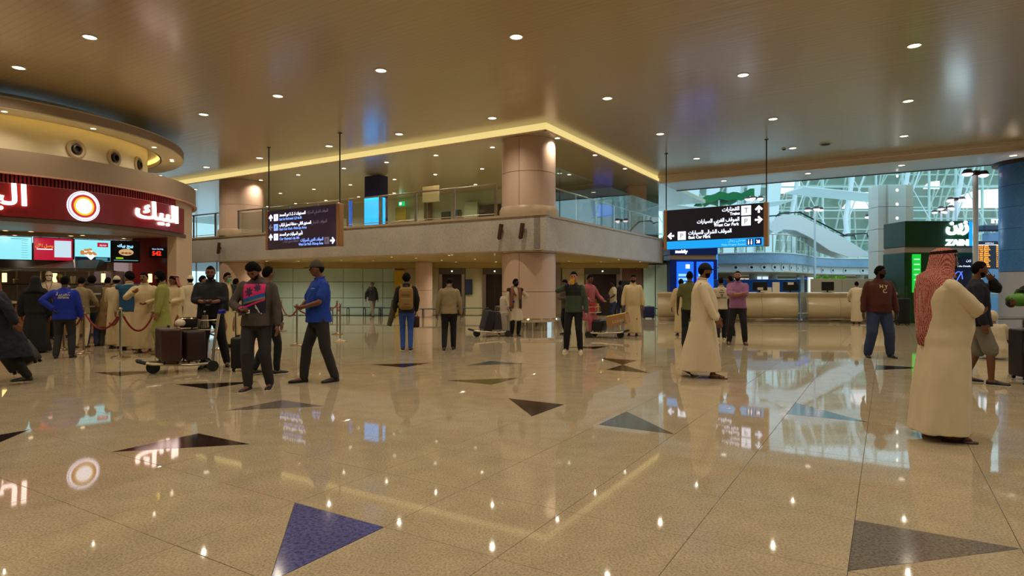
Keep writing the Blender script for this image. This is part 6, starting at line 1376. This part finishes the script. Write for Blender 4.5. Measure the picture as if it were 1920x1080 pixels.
# crouching person in beige: a seated figure
def seated(u, v, label):
    P = fl(u, v); T = thing('person', label, 'person', P, R(150)); b = MB()
    b.add(*loft([ell((0, y, z_), rx, ry, 18) for z_, y, rx, ry in ((.10, 0, .20, .22), (.25, .0, .19, .18), (.42, -.01, .165, .13), (.58, -.02, .17, .12), (.66, -.02, .12, .08), (.70, -.02, .06, .06))]))
    for q in (-1, 1):
        m = limb([(q * .10, .05, .18), (q * .16, -.30, .44), (q * .13, -.28, .10)], [.085, .06, .045]); b.add(m.v, m.f); m = limb([(q * .18, -.02, .62), (q * .25, -.16, .42), (q * .10, -.34, .46)], [.05, .042, .03]); b.add(m.v, m.f)
    H4 = Matrix.Translation((0, -.05, .70)) @ Matrix.Rotation(R(12), 4, 'X') @ Matrix.Translation((0, 0, .12)); hm = head_mb(H4); b.add(hm.v, hm.f); m = limb([(0, -.02, .64), (0, -.04, .76)], [.055, .05]); b.add(m.v, m.f)
    mkobj('body', fuse(b, .014, 'body', 2), pm('skin_mid', SKIN['mid'], .5), T, smooth='all')
    b = MB(); b.add(*loft([ell((0, y, z_), rx, ry, 22) for z_, y, rx, ry in ((.03, -.06, .27, .30), (.2, -.05, .26, .28), (.36, -.04, .21, .20), (.5, -.02, .20, .155), (.62, -.02, .18, .12), (.69, -.02, .09, .08))]))
    for q in (-1, 1):
        m = limb([(q * .10, .0, .2), (q * .15, -.29, .43), (q * .13, -.28, .12)], [.12, .09, .08]); b.add(m.v, m.f); m = limb([(q * .17, -.02, .62), (q * .25, -.16, .42), (q * .14, -.30, .45)], [.075, .065, .055]); b.add(m.v, m.f)
    mkobj('robe', fuse(b, .016, 'robe', 3, fold=.012, fs=9), C['offwhite'], T, smooth='all')
    shell(H4, .02, lambda x, y, z: 1 if (z > .3 or y > -.3) else -1).build('hood', C['offwhite'], T, smooth='all'); return T
seated(1862, 672, 'person in a beige hooded robe crouching on the floor behind the man in shorts')
t = thing('backpack', 'small black backpack on the back of the crouching person in beige', 'backpack', fl(1884, 668) + Vector((0, 0, .22))); MB().bevbox((0, 0, .16), (.24, .18, .36), .06).build('pack_body', black, t, smooth=True); MB().bevbox((0, -.1, .10), (.18, .06, .18), .025).build('front_pocket', black, t, smooth=True)
# ---- queue at the restaurant
person('woman in a black cloak and black headscarf at the restaurant counter', 66, 661, 1.66, 200, 'tan', ('abaya', 'black'), None, 'shoe', 'down', 'down', 'stand', hair='bald', cap=('hijab', 'black'), girth=1.02)
person('man in a bright blue jacket with white lettering on the back, hand on hip', 121, 671, 1.64, 204, 'dark', ('jacket', 'blue'), ('trousers', 'darkjean'), 'shoe', 'akimboback', 'down', ((-.13, 0, 0), (.15, 0, 0)), hair='short', key='bluej', girth=1.1)
wj = pm('print_white', 'cfc6c0', .7); textdecal(PEOPLE['bluej'], 'back_lettering', arab('العربية'), (0, 1.33), .10, wj, dy=1); textdecal(PEOPLE['bluej'], 'back_lettering', 'carabia', (-.01, 1.27), .07, wj, dy=1); textdecal(PEOPLE['bluej'], 'back_dot', 'o', (.15, 1.27), .07, pm('print_red', 'b02a2a', .7), dy=1)
person('person in dark navy coat and brown scarf bent forward at the left picture edge', 12, 720, 1.66, -62, 'mid', ('coat', 'navy'), ('trousers', 'black'), 'shoe', 'swingb', 'swingf', ((-.09, -.30, 0), (.09, .26, .04)), hair='bald', cap=('hijab', 'scarf'), lean=20, girth=1.15)
person('restaurant worker in white with white cap and face mask behind the counter', 92, 560, 1.80, 34, 'tan', ('tee', 'offwhite'), ('trousers', 'black'), 'shoe', 'down', 'down', 'stand', hair='bald', cap=('kufi', 'white'), sleeve='short', Y=16.2, z=.035, key='staff', girth=1.1)
o = PEOPLE['staff']; shell(o['H4'], .012, lambda x, y, z: 1 if (y < -.1 and -.85 < z < -.02 and abs(x) < .75) else -1).build('face_mask', pm('mask_white', 'e6ddd0', .7), o['T'], smooth='all')
MB().tube([o['bend'](p_, 1) for p_ in ((-.07, -.05, 1.48), (-.03, -.16, 1.32), (0, -.165, 1.15), (.03, -.16, 1.32), (.07, -.05, 1.48))], .006, 5).build('lanyard', pm('lanyard_red', '8a2018', .7), o['T'])
person('restaurant worker in white with a yellow cap behind the counter', 112, 560, 1.74, 34, 'tan', ('tee', 'offwhite'), ('trousers', 'black'), 'shoe', 'down', 'down', 'stand', hair='short', sleeve='short', Y=17.0, z=.035, cap=('kufi', 'lime'))
person('customer with dark hair in a beige hooded top at the counter', 151, 652, 1.66, 195, 'tan', ('jacket', 'beige'), ('trousers', 'white'), 'brown', 'hold', 'hold', 'stand', hair='short', cap=None, head=(0, 15))
person('man in an olive brown vest with reflective stripes and jeans, seen from behind', 172, 649, 1.69, 206, 'dark', ('jacket', 'vest'), ('trousers', 'jean'), 'shoe', 'hold', 'down', 'stand', hair='full', key='vest')
for z in (.99, 1.30): decal(PEOPLE['vest'], 'reflective_stripe', (0, z), .40, .035, 20, 3, lambda u, v: 0, [pm('reflective', 'b9b7a8', .3)], dy=1, off=.006)
person('man in a tan hooded tunic leaning on the counter', 199, 648, 1.68, 195, 'mid', ('kurta', 'tan'), ('trousers', 'vest'), 'brown', 'hold', 'hold', 'stand', hair='buzz', lean=8)
person('man in a white robe seen from the side, second in the queue', 218, 653, 1.68, 180, 'tan', ('thobe', 'cream'), None, 'shoe', 'belly', 'belly', 'stand', hair='short', cap=('kufi', 'offwhite'), head=(25, 0), girth=1.05)
person('man with thick black hair in a blue vest over a white robe, back turned', 243, 656, 1.76, 200, 'tan', ('thobe', 'cream'), None, 'shoe', 'down', 'down', 'stand', hair='curly', girth=1.1, key='bluev', head=(40, 0))
person('mustached man in a white robe facing the camera, hand raised', 271, 661, 1.74, 14, 'tan', ('thobe', 'cream'), None, 'sandal', 'phonelow', 'point', 'stand', hair='short', beard=0, girth=1.12, key='must', head=(-6, 0))
o = PEOPLE['must']; MB().tube([o['H4'] @ Vector(p_) for p_ in ((-.032, -.088, -.042), (-.014, -.098, -.036), (0, -.102, -.035), (.014, -.098, -.036), (.032, -.088, -.042))], [.004, .008, .008, .008, .004], 6).build('mustache', HAIR, o['T'])
person('bearded man with long black hair in a yellow green kurta, looking left', 304, 664, 1.76, -70, 'tan', ('kurta', 'lime'), ('baggy', 'lime'), 'sandal', 'down', 'downfront', 'stand', hair='long', beard=2, head=(-4, 8))
person('man in a white robe with red checked headcloth left of the man in black', 327, 646, 1.70, -5, 'mid', ('thobe', 'cream'), None, 'sandal', 'belly', 'akimbo', 'stand', hair='short', cap=('ghutra', 'check', .1), head=(-15, 10))
person('man in a black t-shirt against the cream pilaster', 338, 618, 1.72, -20, 'tan', ('tee', 'black'), ('trousers', 'black'), 'shoe', 'down', 'down', 'stand', hair='short', sleeve='short')
person('man in white with a white cap just left of the man in black', 357, 634, 1.74, 214, 'tan', ('thobe', 'white'), None, 'shoe', 'down', 'hold', 'stand', hair='short', cap=('cap', 'white'))
person('man with green face mask, white robe and black jacket right of the man in black', 425, 652, 1.76, 58, 'tan', ('thobe', 'cream'), None, 'shoe', 'down', 'down', 'stand', hair='short', cap=('mask', 'green'), head=(12, 0), key='mask')
person('man with brown hair in the queue between the masked man and the sweatshirt', 441, 634, 1.66, 160, 'brown', ('thobe', 'cream'), None, 'brown', 'down', 'down', 'stand', hair='short')
person('dark haired man at the back beside the head of the man in black', 378, 640, 1.72, 120, 'tan', ('tee', 'offwhite'), ('trousers', 'black'), 'shoe', 'down', 'down', 'stand', hair='short')
# ---- garments and packs worn over
def vest(info, col, name, rows, open_=.0, vox=.014):
    b = MB(); b.add(*loft([[info['bend'](p) for p in ell((0, y, z_), rx, ry, 24)] for z_, y, rx, ry in rows]))
    for q in (-1, 1):
        m = limb([info['sh'][q] + Vector((-q * .06, 0, .0)), info['sh'][q] + Vector((q * .012, 0, -.005))], [.075, .082]); b.add(m.v, m.f)
    me = fuse(b, vox, name, 3, fold=.006, fs=11)
    if open_:
        bm = bmesh.new(); bm.from_mesh(me); bmesh.ops.delete(bm, geom=[f for f in bm.faces if f.calc_center_median().y < -.02 and abs(f.calc_center_median().x) < open_], context='FACES'); bm.to_mesh(me); bm.free()
    return mkobj(name, me, col, info['T'], smooth='all')
VR = [(.86, 0, .205, .165), (1.0, -.01, .200, .160), (1.15, -.01, .200, .160), (1.3, 0, .212, .162), (1.38, .005, .210, .140), (1.44, .01, .165, .110), (1.47, .01, .10, .09)]
vest(PEOPLE['scarf'], C['brownvest'], 'waistcoat', VR, .09); vest(PEOPLE['bluev'], C['teal'], 'blue_vest', VR); 
vest(PEOPLE['mask'], C['black'], 'black_jacket', VR, .05)
o = PEOPLE['scarf']; MB().tube([o['bend'](p_, 1) for p_ in ((.10, -.19, 1.12), (.10, -.18, 1.30), (.10, -.10, 1.44), (.03, .09, 1.49), (-.08, .04, 1.49), (-.11, -.10, 1.43), (-.07, -.19, 1.30), (-.02, -.20, 1.22))], [.03, .035, .04, .04, .04, .04, .035, .03], 8).build('scarf', C['scarf'], o['T'], smooth=True)
MB().tube([o['bend'](p_, 1) for p_ in ((-.13, -.12, 1.42), (-.15, -.20, 1.25), (-.17, -.20, 1.02), (-.18, -.18, .88))], [.04, .05, .055, .05], 8).build('scarf_end', C['scarf'], o['T'], smooth=True)
# backpack of the man in blue jeans (behind him = +y local)
def backpack(info, m, label, w=.31, h=.50, straps=True):
    T = info['T']; t = thing('backpack', label, 'backpack', M=info['M'] @ Matrix.Translation((0, .235, 1.18)))
    MB().bevbox((0, 0, 0), (w, .19, h), .075, seg=4).build('pack_body', m, t, smooth=True); MB().bevbox((0, .10, -.09), (w * .78, .07, h * .42), .03, seg=3).build('front_pocket', m, t, smooth=True)
    MB().bevbox((0, .095, .13), (w * .62, .05, h * .22), .02, seg=3).build('top_pocket', m, t, smooth=True); MB().tube([(-.03, -.03, h / 2 - .01), (-.02, -.03, h / 2 + .04), (.02, -.03, h / 2 + .04), (.03, -.03, h / 2 - .01)], .008, 6).build('grab_loop', m, t)
    if straps:
        for s in (-1, 1): MB().tube([(s * .09, -.07, .22), (s * .12, -.12, .31), (s * .125, -.24, .30), (s * .13, -.40, .12), (s * .14, -.36, -.10), (s * .13, -.10, -.22)], [.025, .028, .028, .026, .02, .012], 6).build('shoulder_strap', m, t, smooth=True)
    MB().cyl((-.05, .138, -.12), (.05, .138, -.12), .006, n=6).build('zip', darkm, t)
backpack(PEOPLE['pack'], C['khaki'], 'tan brown backpack worn by the man in blue jeans')
backpack(PEOPLE['dist'], C['black'], 'black backpack on the distant walking man', .28, .42)
def pouch(t, q): MB().bevbox((0, 0, -.20), (.17, .08, .26), .03, seg=3).build('bag_body', pm('pouch_brown', '3a1c12', .5), t, smooth=True); MB().tube([(-.05, 0, -.08), (0, 0, .02), (.05, 0, -.08)], .008, 6).build('bag_handle', pm('pouch_brown', '3a1c12', .5), t)
held(PEOPLE['pack'], -1, 'hand_bag', 'small dark brown bag in the right hand of the man with the tan backpack', 'bag', pouch)
def coatroll(t, q): MB().tube([(-.06, 0, .28), (-.02, 0, .0), (.06, 0, -.30)], [.06, .07, .055], 10).build('folded_cloth', pm('jacket_dull', '4b4434', .8), t, smooth=True)
held(PEOPLE['pack'], 1, 'folded_jacket', 'dull green jacket hanging from the left arm of the man with the tan backpack', 'jacket', coatroll, (.06, 0, .06))
for o in list(COL.objects):
    if o.get('_cloth'): del o['_cloth']
for o in list(TMPC.objects): bpy.data.objects.remove(o)
bpy.data.scenes.remove(WORK)
